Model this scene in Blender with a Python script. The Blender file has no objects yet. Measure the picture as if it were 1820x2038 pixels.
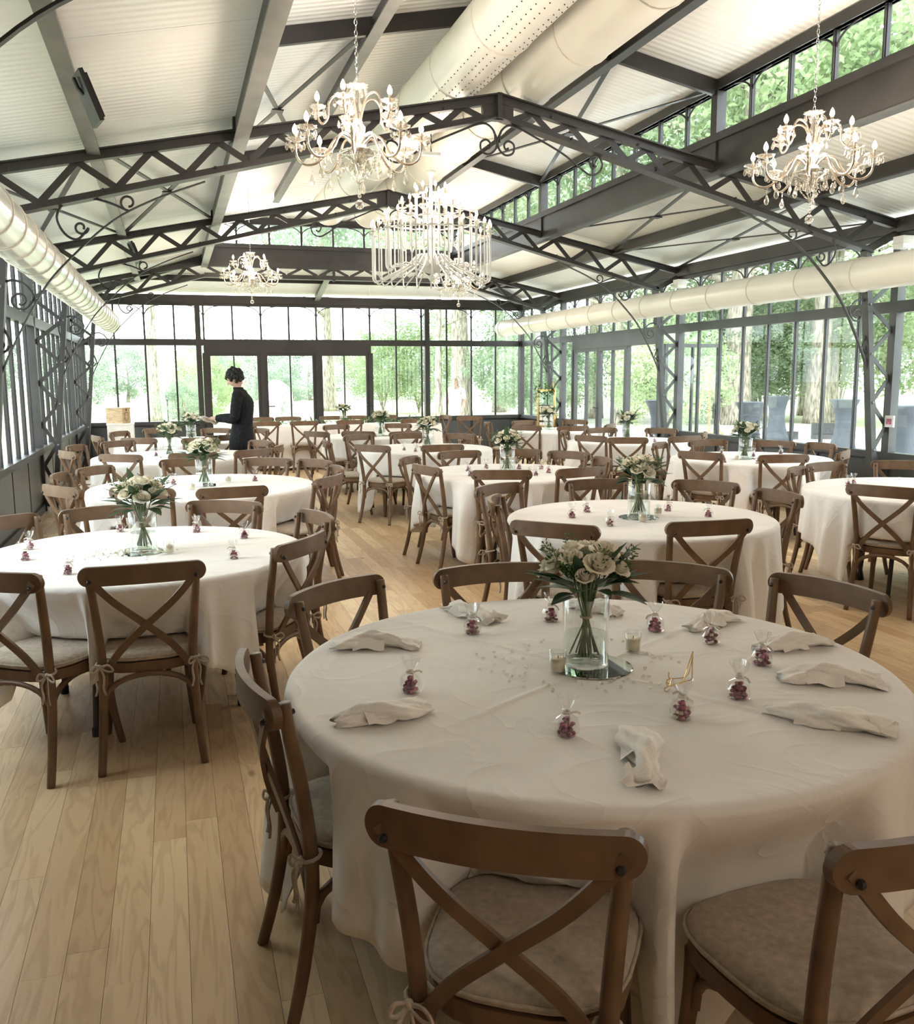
import bpy, math, random
from mathutils import Vector, Matrix
PI = math.pi
RN = random.Random(11)
SC = bpy.context.scene
COL = SC.collection

# ------------------------------------------------------------------ camera
YAW, PIT, ROL = .3008, .1485, -.0066
cam = bpy.data.cameras.new('camera'); cam_o = bpy.data.objects.new('camera', cam); COL.objects.link(cam_o)
fw = Vector((math.sin(YAW)*math.cos(PIT), math.cos(YAW)*math.cos(PIT), -math.sin(PIT)))
rt = Vector((math.cos(YAW), -math.sin(YAW), 0)); up = rt.cross(fw)
r2 = math.cos(ROL)*rt + math.sin(ROL)*up; u2 = -math.sin(ROL)*rt + math.cos(ROL)*up
cam_o.matrix_world = Matrix(((r2.x, u2.x, -fw.x, 0), (r2.y, u2.y, -fw.y, 0), (r2.z, u2.z, -fw.z, 1.62), (0, 0, 0, 1)))
cam.sensor_fit = 'HORIZONTAL'; cam.sensor_width = 36; cam.lens = 36*1805/1820
cam.clip_start = .05; cam.clip_end = 400
SC.camera = cam_o
# ------------------------------------------------------------------ sky, exposure
wd = bpy.data.worlds.new('overcast_sky'); SC.world = wd; wd.use_nodes = True
bg = wd.node_tree.nodes['Background']; bg.inputs[0].default_value = (.90, .955, 1, 1); bg.inputs[1].default_value = 5.2
SC.view_settings.view_transform = 'Standard'; SC.view_settings.look = 'None'
SC.view_settings.gamma = 1; SC.view_settings.use_curve_mapping = False
SC.view_settings.exposure = 0.63
cy = SC.cycles
cy.use_denoising = True
cy.max_bounces = 6; cy.diffuse_bounces = 4; cy.glossy_bounces = 3; cy.transmission_bounces = 4; cy.transparent_max_bounces = 20; cy.use_light_tree = False
cy.caustics_reflective = False; cy.caustics_refractive = False
cy.sample_clamp_indirect = 6; cy.adaptive_threshold = .07

# ------------------------------------------------------------------ materials
def nodes(m):
    m.use_nodes = True
    return m.node_tree, m.node_tree.nodes, m.node_tree.links
def pbr(name, col, rough=.5, metal=0., var=.12, scale=8., stretch=(1, 1, 1), bump=0., bscale=None, coord='Object', spec=.5, sheen=0., col2=None, trans=0., sub=0.):
    """Principled material whose colour is broken up by noise."""
    m = bpy.data.materials.new(name); t, n, l = nodes(m)
    b = n['Principled BSDF']
    b.inputs['Roughness'].default_value = rough; b.inputs['Metallic'].default_value = metal
    b.inputs['Specular IOR Level'].default_value = spec
    if sheen: b.inputs['Sheen Weight'].default_value = sheen
    if trans: b.inputs['Transmission Weight'].default_value = trans
    tc = n.new('ShaderNodeTexCoord'); mp = n.new('ShaderNodeMapping'); mp.inputs['Scale'].default_value = stretch
    no = n.new('ShaderNodeTexNoise'); no.inputs['Scale'].default_value = scale; no.inputs['Detail'].default_value = 2
    rp = n.new('ShaderNodeValToRGB')
    c2 = col2 or tuple(max(0, c*(1-2*var)) for c in col)
    rp.color_ramp.elements[0].color = (*c2, 1); rp.color_ramp.elements[1].color = (*[min(1, c*(1+var)) for c in col], 1)
    rp.color_ramp.elements[0].position = .3; rp.color_ramp.elements[1].position = .7
    l.new(tc.outputs[coord], mp.inputs[0]); l.new(mp.outputs[0], no.inputs['Vector']); l.new(no.outputs[0], rp.inputs[0]); l.new(rp.outputs[0], b.inputs['Base Color'])
    if bump:
        bp = n.new('ShaderNodeBump'); bp.inputs['Strength'].default_value = bump
        if bscale:
            n2 = n.new('ShaderNodeTexNoise'); n2.inputs['Scale'].default_value = bscale; n2.inputs['Detail'].default_value = 3
            l.new(mp.outputs[0], n2.inputs['Vector']); l.new(n2.outputs[0], bp.inputs['Height'])
        else: l.new(no.outputs[0], bp.inputs['Height'])
        bp.inputs['Distance'].default_value = .02
        l.new(bp.outputs[0], b.inputs['Normal'])
    return m
def thin_glass(name, tint=(.97, .99, .98), ior=1.45, rough=0., gcol=(1, 1, 1), lo=0.0, edge=1.):
    """Clear thin glass: see-through, with a Fresnel mirror on top."""
    m = bpy.data.materials.new(name); t, n, l = nodes(m)
    n.remove(n['Principled BSDF'])
    tr = n.new('ShaderNodeBsdfTransparent'); tr.inputs[0].default_value = (*tint, 1)
    gl = n.new('ShaderNodeBsdfGlossy'); gl.inputs['Roughness'].default_value = rough; gl.inputs[0].default_value = (*gcol, 1)
    lw = n.new('ShaderNodeLayerWeight'); lw.inputs[0].default_value = .5
    pw = n.new('ShaderNodeMath'); pw.operation = 'POWER'; pw.inputs[1].default_value = 5; l.new(lw.outputs['Facing'], pw.inputs[0])
    f0 = ((ior-1)/(ior+1))**2+lo
    fr = n.new('ShaderNodeMath'); fr.operation = 'MULTIPLY_ADD'; fr.inputs[1].default_value = (1-f0)*edge; fr.inputs[2].default_value = f0; fr.use_clamp = True
    l.new(pw.outputs[0], fr.inputs[0])
    mx = n.new('ShaderNodeMixShader'); out = n['Material Output']
    l.new(fr.outputs[0], mx.inputs[0])
    l.new(tr.outputs[0], mx.inputs[1]); l.new(gl.outputs[0], mx.inputs[2]); l.new(mx.outputs[0], out.inputs[0])
    return m
def emit(name, col, st):
    m = bpy.data.materials.new(name); t, n, l = nodes(m); n.remove(n['Principled BSDF'])
    e = n.new('ShaderNodeEmission'); e.inputs[0].default_value = (*col, 1); e.inputs[1].default_value = st
    l.new(e.outputs[0], n['Material Output'].inputs[0])
    m.cycles.emission_sampling = 'NONE'
    return m
def leafmat(name, col, col2, tr=.35):
    m = bpy.data.materials.new(name); t, n, l = nodes(m); b = n['Principled BSDF']
    b.inputs['Roughness'].default_value = .55; b.inputs['Specular IOR Level'].default_value = .3
    tc = n.new('ShaderNodeTexCoord'); no = n.new('ShaderNodeTexNoise'); no.inputs['Scale'].default_value = 1.3; no.inputs['Detail'].default_value = 2
    rp = n.new('ShaderNodeValToRGB'); rp.color_ramp.elements[0].color = (*col2, 1); rp.color_ramp.elements[1].color = (*col, 1)
    rp.color_ramp.elements[0].position = .35; rp.color_ramp.elements[1].position = .65
    l.new(tc.outputs['Object'], no.inputs['Vector']); l.new(no.outputs[0], rp.inputs[0]); l.new(rp.outputs[0], b.inputs['Base Color'])
    tl = n.new('ShaderNodeBsdfTranslucent'); mx = n.new('ShaderNodeMixShader'); mx.inputs[0].default_value = tr
    l.new(rp.outputs[0], tl.inputs[0]); l.new(b.outputs[0], mx.inputs[1]); l.new(tl.outputs[0], mx.inputs[2]); l.new(mx.outputs[0], n['Material Output'].inputs[0])
    return m
def crystal_mat():
    m = bpy.data.materials.new('cut_crystal'); t, n, l = nodes(m); b = n['Principled BSDF']
    b.inputs['Roughness'].default_value = .06; b.inputs['Metallic'].default_value = .75; b.inputs['Specular IOR Level'].default_value = 1.
    b.inputs['Base Color'].default_value = (.88, .84, .78, 1)
    tr = n.new('ShaderNodeBsdfTransparent'); tr.inputs[0].default_value = (.93, .92, .90, 1)
    lw = n.new('ShaderNodeLayerWeight'); lw.inputs[0].default_value = .45
    rp = n.new('ShaderNodeMath'); rp.operation = 'MULTIPLY_ADD'; rp.inputs[1].default_value = .55; rp.inputs[2].default_value = .22; rp.use_clamp = True
    mx = n.new('ShaderNodeMixShader'); l.new(lw.outputs['Facing'], rp.inputs[0]); l.new(rp.outputs[0], mx.inputs[0])
    l.new(tr.outputs[0], mx.inputs[1]); l.new(b.outputs[0], mx.inputs[2]); l.new(mx.outputs[0], n['Material Output'].inputs[0])
    return m
M = {}
M['steel'] = pbr('anthracite_painted_steel', (.030, .027, .026), .42, var=.15, scale=3)
M['steel_grey'] = pbr('grey_painted_steel', (.055, .058, .057), .45, var=.12, scale=3)
M['iron'] = pbr('black_wrought_iron', (.025, .025, .026), .45, var=.2, scale=20)
M['galv'] = pbr('galvanised_flange', (.20, .19, .18), .40, metal=.3, var=.1, scale=5)
M['panel'] = pbr('grey_dado_panel', (.06, .066, .068), .35, var=.12, scale=2)
M['duct'] = pbr('cream_duct', (.80, .77, .70), .33, var=.03, scale=2)
M['duct_left'] = pbr('pale_silver_duct', (.80, .80, .76), .22, metal=.35, var=.04, scale=2)
M['ring'] = pbr('duct_seam', (.70, .66, .58), .4, var=.05)
M['glass'] = thin_glass('window_glass', (.96, .985, .975), 1.3, edge=.5)
M['clear'] = thin_glass('clear_glass', (.975, .985, .98), 1.5, lo=.03)
M['water'] = thin_glass('water', (.93, .96, .94), 1.25)
M['film'] = thin_glass('cellophane', (.95, .95, .95), 1.4, .05, lo=.07)
M['crystal'] = crystal_mat()
M['smoke'] = pbr('champagne_glass_arm', (.55, .46, .37), .12, metal=.85, var=.1, scale=10)
M['chrome'] = pbr('polished_chrome', (.75, .74, .72), .12, metal=1, var=.05)
M['white_glass'] = pbr('white_milk_glass', (.62, .62, .60), .12, var=.03)
M['candle_sleeve'] = pbr('ivory_sleeve', (.55, .45, .35), .4, var=.05)
M['bulb'] = emit('lit_bulb', (1, .78, .52), 9)
M['wood'] = pbr('brown_stained_wood', (.162, .094, .051), .42, var=.14, scale=5, stretch=(2, 2, 2), bump=.08, spec=.4)
M['wood_light'] = pbr('light_wood', (.52, .36, .2), .5, var=.15, scale=5, stretch=(2, 2, 10))
M['linen'] = pbr('beige_linen', (.50, .42, .33), .9, var=.10, scale=60, bump=.25, bscale=420, sheen=.2, spec=.2)
M['cloth'] = pbr('white_cotton_cloth', (.88, .85, .81), .85, var=.02, scale=5, bump=.55, bscale=7, sheen=.1, spec=.2, coord='Object')
def cloth_creases(m):
    t, n, l = m.node_tree, m.node_tree.nodes, m.node_tree.links; b = n['Principled BSDF']
    tc = n.new('ShaderNodeTexCoord'); no = n.new('ShaderNodeTexNoise'); no.inputs['Scale'].default_value = 3.2; no.inputs['Detail'].default_value = 2; no.inputs['Distortion'].default_value = 1.6
    a = n.new('ShaderNodeMath'); a.operation = 'SUBTRACT'; a.inputs[1].default_value = .5
    c = n.new('ShaderNodeMath'); c.operation = 'ABSOLUTE'; d = n.new('ShaderNodeMath'); d.operation = 'MULTIPLY'; d.inputs[1].default_value = -14.; e = n.new('ShaderNodeMath'); e.operation = 'EXPONENT'
    f = n.new('ShaderNodeTexNoise'); f.inputs['Scale'].default_value = 14; f.inputs['Detail'].default_value = 3
    g_ = n.new('ShaderNodeMath'); g_.operation = 'MULTIPLY_ADD'; g_.inputs[1].default_value = .35
    bp = n.new('ShaderNodeBump'); bp.inputs['Strength'].default_value = .30; bp.inputs['Distance'].default_value = .008
    l.new(tc.outputs['Object'], no.inputs['Vector']); l.new(no.outputs[0], a.inputs[0]); l.new(a.outputs[0], c.inputs[0]); l.new(c.outputs[0], d.inputs[0]); l.new(d.outputs[0], e.inputs[0])
    l.new(tc.outputs['Object'], f.inputs['Vector']); l.new(f.outputs[0], g_.inputs[0]); l.new(e.outputs[0], g_.inputs[2]); l.new(g_.outputs[0], bp.inputs['Height']); l.new(bp.outputs[0], b.inputs['Normal'])
cloth_creases(M['cloth'])
M['napkin'] = pbr('cream_cotton_napkin', (.92, .88, .82), .9, var=.02, scale=20, bump=.15, bscale=160, sheen=.1, spec=.2)
M['rubber'] = pbr('black_rubber', (.02, .02, .02), .6)
M['table_ply'] = pbr('table_plywood', (.42, .30, .18), .6, scale=4, stretch=(1, 8, 1))
M['mirror'] = pbr('mirror_glass', (.62, .68, .66), .02, metal=1, var=.01)
M['wax'] = pbr('cream_wax', (.88, .76, .55), .5, var=.05)
M['gold'] = pbr('gold_wire', (.72, .50, .20), .25, metal=1, var=.08)
M['burgundy'] = pbr('burgundy_candy', (.22, .025, .05), .3, var=.3, scale=30)
M['pink'] = pbr('pink_candy', (.55, .16, .25), .3, var=.3, scale=30)
M['creamc'] = pbr('cream_candy', (.75, .62, .52), .4, var=.1, scale=30)
M['ribbon'] = pbr('ivory_ribbon', (.80, .74, .66), .5)
M['rose'] = pbr('cream_rose_petal', (.93, .88, .78), .7, var=.05, scale=30, spec=.2, col2=(.85, .79, .62))
M['leaf'] = leafmat('eucalyptus_leaf', (.085, .15, .075), (.045, .085, .045), .15)
M['leaf2'] = leafmat('fern_sprig', (.15, .26, .07), (.07, .14, .04), .2)
M['stem'] = pbr('green_stem', (.13, .19, .06), .5, var=.25, scale=40)
M['twine'] = pbr('twine', (.55, .44, .28), .9)
M['black_cloth'] = pbr('black_jacket_cloth', (.012, .012, .014), .8, var=.3, scale=30, bump=.1, spec=.2)
M['skin'] = pbr('skin', (.56, .36, .27), .5, var=.06, scale=12)
M['hair'] = pbr('dark_hair', (.012, .009, .008), .6, var=.5, scale=60, bump=.4, bscale=120)
M['white_paint'] = pbr('white_paint', (.80, .79, .76), .5, var=.03)
M['black_plastic'] = pbr('black_plastic', (.02, .02, .021), .45)
M['cover'] = pbr('slate_stretch_cover', (.055, .065, .08), .6, var=.12, scale=3, bump=.1)
M['bark'] = pbr('tree_bark', (.42, .37, .30), .9, var=.35, scale=6, stretch=(3, 3, .6), bump=.6)
M['stone'] = pbr('grey_stone', (.45, .44, .42), .9, var=.2, scale=4, bump=.4)
M['paving'] = pbr('pale_paving', (.66, .63, .57), .85, var=.08, scale=3)
M['lawn'] = pbr('lawn', (.42, .46, .27), .95, var=.1, scale=.6, col2=(.50, .50, .34))
M['foliage_a'] = leafmat('foliage_mid_green', (.55, .63, .41), (.32, .42, .23), .45)
M['foliage_b'] = leafmat('foliage_dark_green', (.39, .48, .32), (.21, .29, .18), .42)
M['foliage_c'] = leafmat('foliage_pale_green', (.44, .51, .42), (.29, .37, .28), .45)
M['dress'] = pbr('pale_dress', (.78, .72, .66), .9, var=.05)
def floor_mat():
    m = bpy.data.materials.new('oak_planks'); t, n, l = nodes(m); b = n['Principled BSDF']
    at = n.new('ShaderNodeAttribute'); at.attribute_name = 'pid'
    ge = n.new('ShaderNodeNewGeometry'); mp = n.new('ShaderNodeMapping'); mp.inputs['Scale'].default_value = (1, .13, 1)
    off = n.new('ShaderNodeVectorMath'); off.operation = 'ADD'
    ml = n.new('ShaderNodeVectorMath'); ml.operation = 'SCALE'; ml.inputs['Scale'].default_value = 37
    l.new(at.outputs['Color'], ml.inputs[0]); l.new(ge.outputs['Position'], mp.inputs[0]); l.new(mp.outputs[0], off.inputs[0]); l.new(ml.outputs[0], off.inputs[1])
    no = n.new('ShaderNodeTexNoise'); no.inputs['Scale'].default_value = 9; no.inputs['Detail'].default_value = 3; no.inputs['Distortion'].default_value = .6
    wv = n.new('ShaderNodeMath'); wv.operation = 'MULTIPLY'; wv.inputs[1].default_value = 48
    sn = n.new('ShaderNodeMath'); sn.operation = 'SINE'
    l.new(off.outputs[0], no.inputs['Vector']); l.new(no.outputs[0], wv.inputs[0]); l.new(wv.outputs[0], sn.inputs[0])
    fine = n.new('ShaderNodeTexNoise'); fine.inputs['Scale'].default_value = 60; fine.inputs['Detail'].default_value = 4
    l.new(off.outputs[0], fine.inputs['Vector'])
    base = n.new('ShaderNodeValToRGB'); e = base.color_ramp.elements
    e[0].color = (.53, .35, .19, 1); e[1].color = (.76, .57, .345, 1); e.new(.5).color = (.65, .462, .268, 1)
    l.new(at.outputs['Fac'], base.inputs[0])
    g1 = n.new('ShaderNodeMixRGB'); g1.blend_type = 'MULTIPLY'; g1.inputs[0].default_value = 1
    gr = n.new('ShaderNodeValToRGB'); gr.color_ramp.elements[0].color = (.80, .75, .69, 1); gr.color_ramp.elements[1].color = (1.06, 1.06, 1.05, 1); gr.color_ramp.elements[0].position = .1; gr.color_ramp.elements[1].position = .62
    mxg = n.new('ShaderNodeMath'); mxg.operation = 'MULTIPLY_ADD'; mxg.inputs[1].default_value = .28; mxg.inputs[2].default_value = .36
    l.new(sn.outputs[0], mxg.inputs[0])
    ad = n.new('ShaderNodeMath'); ad.operation = 'MULTIPLY_ADD'; ad.inputs[1].default_value = .5; l.new(fine.outputs[0], ad.inputs[0]); l.new(mxg.outputs[0], ad.inputs[2])
    l.new(ad.outputs[0], gr.inputs[0]); l.new(base.outputs[0], g1.inputs[1]); l.new(gr.outputs[0], g1.inputs[2])
    # knots
    vo = n.new('ShaderNodeTexVoronoi'); vo.inputs['Scale'].default_value = 3.2
    mp2 = n.new('ShaderNodeMapping'); mp2.inputs['Scale'].default_value = (1, .5, 1); l.new(ge.outputs['Position'], mp2.inputs[0]); l.new(mp2.outputs[0], vo.inputs['Vector'])
    kr = n.new('ShaderNodeValToRGB'); kr.color_ramp.elements[0].color = (.30, .22, .15, 1); kr.color_ramp.elements[1].color = (1, 1, 1, 1); kr.color_ramp.elements[0].position = .02; kr.color_ramp.elements[1].position = .075
    l.new(vo.outputs['Distance'], kr.inputs[0])
    g2 = n.new('ShaderNodeMixRGB'); g2.blend_type = 'MULTIPLY'; g2.inputs[0].default_value = .9; l.new(g1.outputs[0], g2.inputs[1]); l.new(kr.outputs[0], g2.inputs[2])
    l.new(g2.outputs[0], b.inputs['Base Color']); b.inputs['Roughness'].default_value = .36; b.inputs['Specular IOR Level'].default_value = .45
    bp = n.new('ShaderNodeBump'); bp.inputs['Strength'].default_value = .06; bp.inputs['Distance'].default_value = .01; l.new(ad.outputs[0], bp.inputs['Height']); l.new(bp.outputs[0], b.inputs['Normal'])
    return m
M['floor'] = floor_mat()
def ceil_mat():
    m = bpy.data.materials.new('white_ribbed_panel'); t, n, l = nodes(m); b = n['Principled BSDF']
    ge = n.new('ShaderNodeNewGeometry'); sp = n.new('ShaderNodeSeparateXYZ'); l.new(ge.outputs['Position'], sp.inputs[0])
    mu = n.new('ShaderNodeMath'); mu.operation = 'MULTIPLY'; mu.inputs[1].default_value = 2*PI/.085
    si = n.new('ShaderNodeMath'); si.operation = 'SINE'; l.new(sp.outputs['Y'], mu.inputs[0]); l.new(mu.outputs[0], si.inputs[0])
    bp = n.new('ShaderNodeBump'); bp.inputs['Strength'].default_value = .35; bp.inputs['Distance'].default_value = .006
    l.new(si.outputs[0], bp.inputs['Height']); l.new(bp.outputs[0], b.inputs['Normal'])
    no = n.new('ShaderNodeTexNoise'); no.inputs['Scale'].default_value = 1.5
    rp = n.new('ShaderNodeValToRGB'); rp.color_ramp.elements[0].color = (.88, .88, .85, 1); rp.color_ramp.elements[1].color = (.92, .92, .89, 1)
    l.new(ge.outputs['Position'], no.inputs['Vector']); l.new(no.outputs[0], rp.inputs[0]); l.new(rp.outputs[0], b.inputs['Base Color'])
    b.inputs['Roughness'].default_value = .34
    return m
M['ceil'] = ceil_mat()

# ------------------------------------------------------------------ mesh helpers
class MB:
    """Collects vertices and faces; build() links them as one mesh object."""
    def __init__(s): s.v = []; s.f = []; s.mi = []; s.cur = 0
    def add(s, vs, fs):
        o = len(s.v); s.v += [tuple(p) for p in vs]
        for f in fs: s.f.append(tuple(i+o for i in f)); s.mi.append(s.cur)
        return s
    def obox(s, c, ax, ay, az):
        c, ax, ay, az = Vector(c), Vector(ax), Vector(ay), Vector(az)
        if ax.cross(ay).dot(az) < 0: az = -az
        vs = [c+i*ax+j*ay+k*az for i in (-1, 1) for j in (-1, 1) for k in (-1, 1)]
        return s.add(vs, [(0, 1, 3, 2), (4, 6, 7, 5), (0, 4, 5, 1), (2, 3, 7, 6), (0, 2, 6, 4), (1, 5, 7, 3)])
    def box(s, x0, x1, y0, y1, z0, z1):
        return s.obox(((x0+x1)/2, (y0+y1)/2, (z0+z1)/2), ((x1-x0)/2, 0, 0), (0, (y1-y0)/2, 0), (0, 0, (z1-z0)/2))
    def bar(s, p, q, w, h, upv=(0, 0, 1)):
        """Rectangular bar from p to q, w across, h along upv."""
        p, q = Vector(p), Vector(q); d = (q-p); L = d.length; d = d/L
        u = Vector(upv); u = (u-d*u.dot(d))
        if u.length < 1e-5: u = Vector((1, 0, 0)); u = u-d*u.dot(d)
        u.normalize(); sd = d.cross(u)
        return s.obox((p+q)/2, d*L/2, sd*w/2, u*h/2)
    def tube(s, pts, r, n=8, flat=1., upv=None, caps=True, closed=False):
        """Tube along pts; r a number or list; flat scales the second axis; upv fixes the section's first axis."""
        pts = [Vector(p) for p in pts]; N = len(pts); rs = r if isinstance(r, (list, tuple)) else [r]*N
        o = len(s.v); prev = None; vs = []
        for i, p in enumerate(pts):
            if closed: d = pts[(i+1) % N]-pts[i-1]
            else: d = pts[min(i+1, N-1)]-pts[max(i-1, 0)]
            if d.length < 1e-9: d = Vector((0, 0, 1))
            d.normalize()
            a = Vector(upv) if upv else (prev if prev else (Vector((0, 0, 1)) if abs(d.z) < .9 else Vector((1, 0, 0))))
            a = a-d*a.dot(d)
            if a.length < 1e-6: a = d.orthogonal()
            a.normalize(); prev = a; b = d.cross(a)
            for k in range(n):
                t = 2*PI*k/n+(PI/4 if n == 4 else 0)
                vs.append(p+a*math.cos(t)*rs[i]+b*math.sin(t)*rs[i]*flat)
        fs = []
        for i in range(N if closed else N-1):
            j = (i+1) % N
            for k in range(n):
                k2 = (k+1) % n; fs.append((i*n+k, i*n+k2, j*n+k2, j*n+k))
        if caps and not closed:
            fs.append(tuple(reversed(range(n)))); fs.append(tuple((N-1)*n+k for k in range(n)))
        return s.add(vs, fs)
    def lathe(s, prof, n=16, c=(0, 0, 0), wob=None, a0=0., cap=True):
        """prof [(r, z)...]; wob(theta, i) scales the radius."""
        c = Vector(c); vs = []; fs = []; P = len(prof)
        for i, (r, z) in enumerate(prof):
            for k in range(n):
                t = a0+2*PI*k/n; rr = r*(wob(t, i) if wob else 1)
                vs.append(c+Vector((rr*math.cos(t), rr*math.sin(t), z)))
        for i in range(P-1):
            for k in range(n):
                k2 = (k+1) % n; fs.append((i*n+k, i*n+k2, (i+1)*n+k2, (i+1)*n+k))
        if prof[0][0] > 1e-4: fs.append(tuple(reversed(range(n))))
        if prof[-1][0] > 1e-4 and cap: fs.append(tuple((P-1)*n+k for k in range(n)))
        return s.add(vs, fs)
    def ball(s, c, r, n=8, m=6, sx=1, sy=1, sz=1, rot=None):
        c = Vector(c); vs = []; fs = []
        for i in range(m+1):
            a = PI*i/m
            for k in range(n):
                t = 2*PI*k/n; p = Vector((r*sx*math.sin(a)*math.cos(t), r*sy*math.sin(a)*math.sin(t), r*sz*math.cos(a)))
                vs.append(c+(rot @ p if rot else p))
        for i in range(m):
            for k in range(n):
                k2 = (k+1) % n; fs.append((i*n+k, (i+1)*n+k, (i+1)*n+k2, i*n+k2))
        return s.add(vs, fs)
    def prism(s, outline, z0, z1, fz=None):
        n = len(outline); vs = [(x, y, z0) for x, y in outline]+[(x, y, z1) for x, y in outline]
        fs = [tuple(reversed(range(n))), tuple(range(n, 2*n))]+[(i, (i+1) % n, n+(i+1) % n, n+i) for i in range(n)]
        return s.add(vs, fs)
    def grid(s, fn, nu, nv, wrap=False):
        o = len(s.v); vs = [fn(i/(nu if wrap else nu-1), j/(nv-1)) for j in range(nv) for i in range(nu)]
        fs = []
        for j in range(nv-1):
            for i in range(nu if wrap else nu-1):
                i2 = (i+1) % nu; fs.append((j*nu+i, j*nu+i2, (j+1)*nu+i2, (j+1)*nu+i))
        return s.add(vs, fs)
    def mesh(s, name, mats, smooth=False):
        me = bpy.data.meshes.new(name); me.from_pydata(s.v, [], s.f)
        for m in (mats if isinstance(mats, (list, tuple)) else [mats]): me.materials.append(M[m] if isinstance(m, str) else m)
        if any(s.mi): me.polygons.foreach_set('material_index', s.mi)
        if smooth: me.polygons.foreach_set('use_smooth', [True]*len(me.polygons))
        me.update(); return me
    def build(s, name, mats, parent=None, smooth=False, **kw):
        return put(name, s.mesh(name, mats, smooth), parent, **kw)
def put(name, me, parent=None, loc=None, rot=None, label=None, kind=None, scale=None):
    o = bpy.data.objects.new(name, me); COL.objects.link(o)
    if parent: o.parent = parent
    if loc: o.location = loc
    if rot: o.rotation_euler = rot
    if scale: o.scale = scale if isinstance(scale, (tuple, list)) else (scale,)*3
    if label: o['label'] = label
    if kind: o['kind'] = kind
    return o
def thing(name, label, cat, loc=(0, 0, 0), rz=0., group=None, kind=None):
    o = bpy.data.objects.new(name, None); COL.objects.link(o); o.location = loc; o.rotation_euler = (0, 0, rz); o.empty_display_size = .1
    return tag(o, label, cat, group, kind)
def tag(o, label, cat, group=None, kind=None):
    o['label'] = label
    if cat: o['category'] = cat
    if group: o['group'] = group
    if kind: o['kind'] = kind
    return o
def copy_tree(o, parent=None):
    c = o.copy(); COL.objects.link(c); c.parent = parent
    for ch in o.children: copy_tree(ch, c)
    return c
def struct(name, label, loc=(0, 0, 0)):
    o = bpy.data.objects.new(name, None); COL.objects.link(o); o.location = loc; o['kind'] = 'structure'; o['label'] = label
    return o
def smoothstep(x): x = max(0, min(1, x)); return x*x*(3-2*x)
def catmull(pts, n=6):
    P = [Vector(p) for p in pts]; out = []
    for i in range(len(P)-1):
        a, b, c, d = P[max(i-1, 0)], P[i], P[i+1], P[min(i+2, len(P)-1)]
        for k in range(n):
            t = k/n; out.append(.5*((2*b)+(c-a)*t+(2*a-5*b+4*c-d)*t*t+(3*b-a-3*c+d)*t**3))
    return out+[P[-1]]
# ================================================================== THE HALL
XC, HW = 2.84, 4.44
XL, XR = XC-HW, XC+HW
YT = [3.602, 7.884, 12.166, 16.448]
YB, YF = -3.5, 18.594
ZS, ZR0, ZR1, ZE = .76, 2.245, 2.365, 3.0     # sill, transom rail, underside of eave beam
LH = 2.22                                      # half width of the raised lantern
def zt(dx): return 4.05-.203*abs(dx)           # top of truss
def zb(dx): return 3.848-.250*abs(dx)          # bottom of truss

# ---- floor
def make_floor():
    fl = struct('floor', 'pale oak plank floor with knots running down the hall')
    MB().box(XL-.05, XR+.05, YB-.05, YF+.05, -.05, -.008).build('underlay', 'rubber', fl)
    pl = []; w = .112; x = XL
    while x < XR-.01:
        x1 = min(x+w, XR); y = YB-RN.random()
        while y < YF:
            L = RN.choice((.55, .75, .95, 1.15, 1.4, 1.7))*RN.uniform(.85, 1.15)
            y0, y1 = max(y, YB), min(y+L, YF)
            if y1-y0 > .03: pl.append((x, x1, y0, y1))
            y += L
        x = x1
    def score(p):
        cx, cyy = (p[0]+p[1])/2, (p[2]+p[3])/2
        v = Vector((cx, cyy, 0))-Vector((0, 0, 1.62)); D = v.dot(fw)
        if D < .8: return 0
        u = 910+1805*v.dot(rt)/D; vv = 1019-1805*v.dot(up)/D
        if not (-60 < u < 1880 and 0 < vv < 2080): return 0
        if math.hypot(cx-1.13, cyy-2.34) < .8: return 0
        return (p[3]-p[2])/D**3
    pl.sort(key=score, reverse=True)
    g = .0006
    def add_pid(me, vals):
        a = me.attributes.new('pid', 'FLOAT', 'FACE'); a.data.foreach_set('value', vals)
    for p in pl[:290]:
        mb = MB().box(p[0]+g, p[1]-g, p[2]+g, p[3]-g, -.008, RN.uniform(0, .0006))
        me = mb.mesh('plank', 'floor'); add_pid(me, [RN.random()]*6); put('plank', me, fl)
    mb = MB(); vals = []
    for p in pl[290:]:
        mb.box(p[0]+g, p[1]-g, p[2]+g, p[3]-g, -.008, RN.uniform(0, .0006)); vals += [RN.random()]*6
    me = mb.mesh('far_planks', 'floor'); add_pid(me, vals); put('far_planks', me, fl, kind='stuff')
make_floor()

# ---- walls of glass
NWIN = [0]
class Wall:
    def __init__(s, o, d, n): s.o, s.d, s.n = Vector(o), Vector(d), Vector(n)
    def P(s, a, z, off=0.): return s.o+s.d*a+s.n*off+Vector((0, 0, z))
    def box(s, mb, a0, a1, z0, z1, d0, d1):
        return mb.obox(s.P((a0+a1)/2, (z0+z1)/2, (d0+d1)/2), s.d*((a1-a0)/2), s.n*((d1-d0)/2), Vector((0, 0, (z1-z0)/2)))
def pane(w, par, a0, a1, z0, z1, off=.0):
    w.box(MB(), a0, a1, z0, z1, off-.003, off+.003).build('pane', 'glass', par)
def arch(w, par, a, zt_, sg, aw, ah=.24):
    pts = [w.P(a+sg*aw*(1-math.cos(t)), zt_-ah+ah*math.sin(t), .01) for t in [PI/2*i/7 for i in range(8)]]
    MB().tube(pts, .009, 5).build('arch_bar', 'steel', par)
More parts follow.
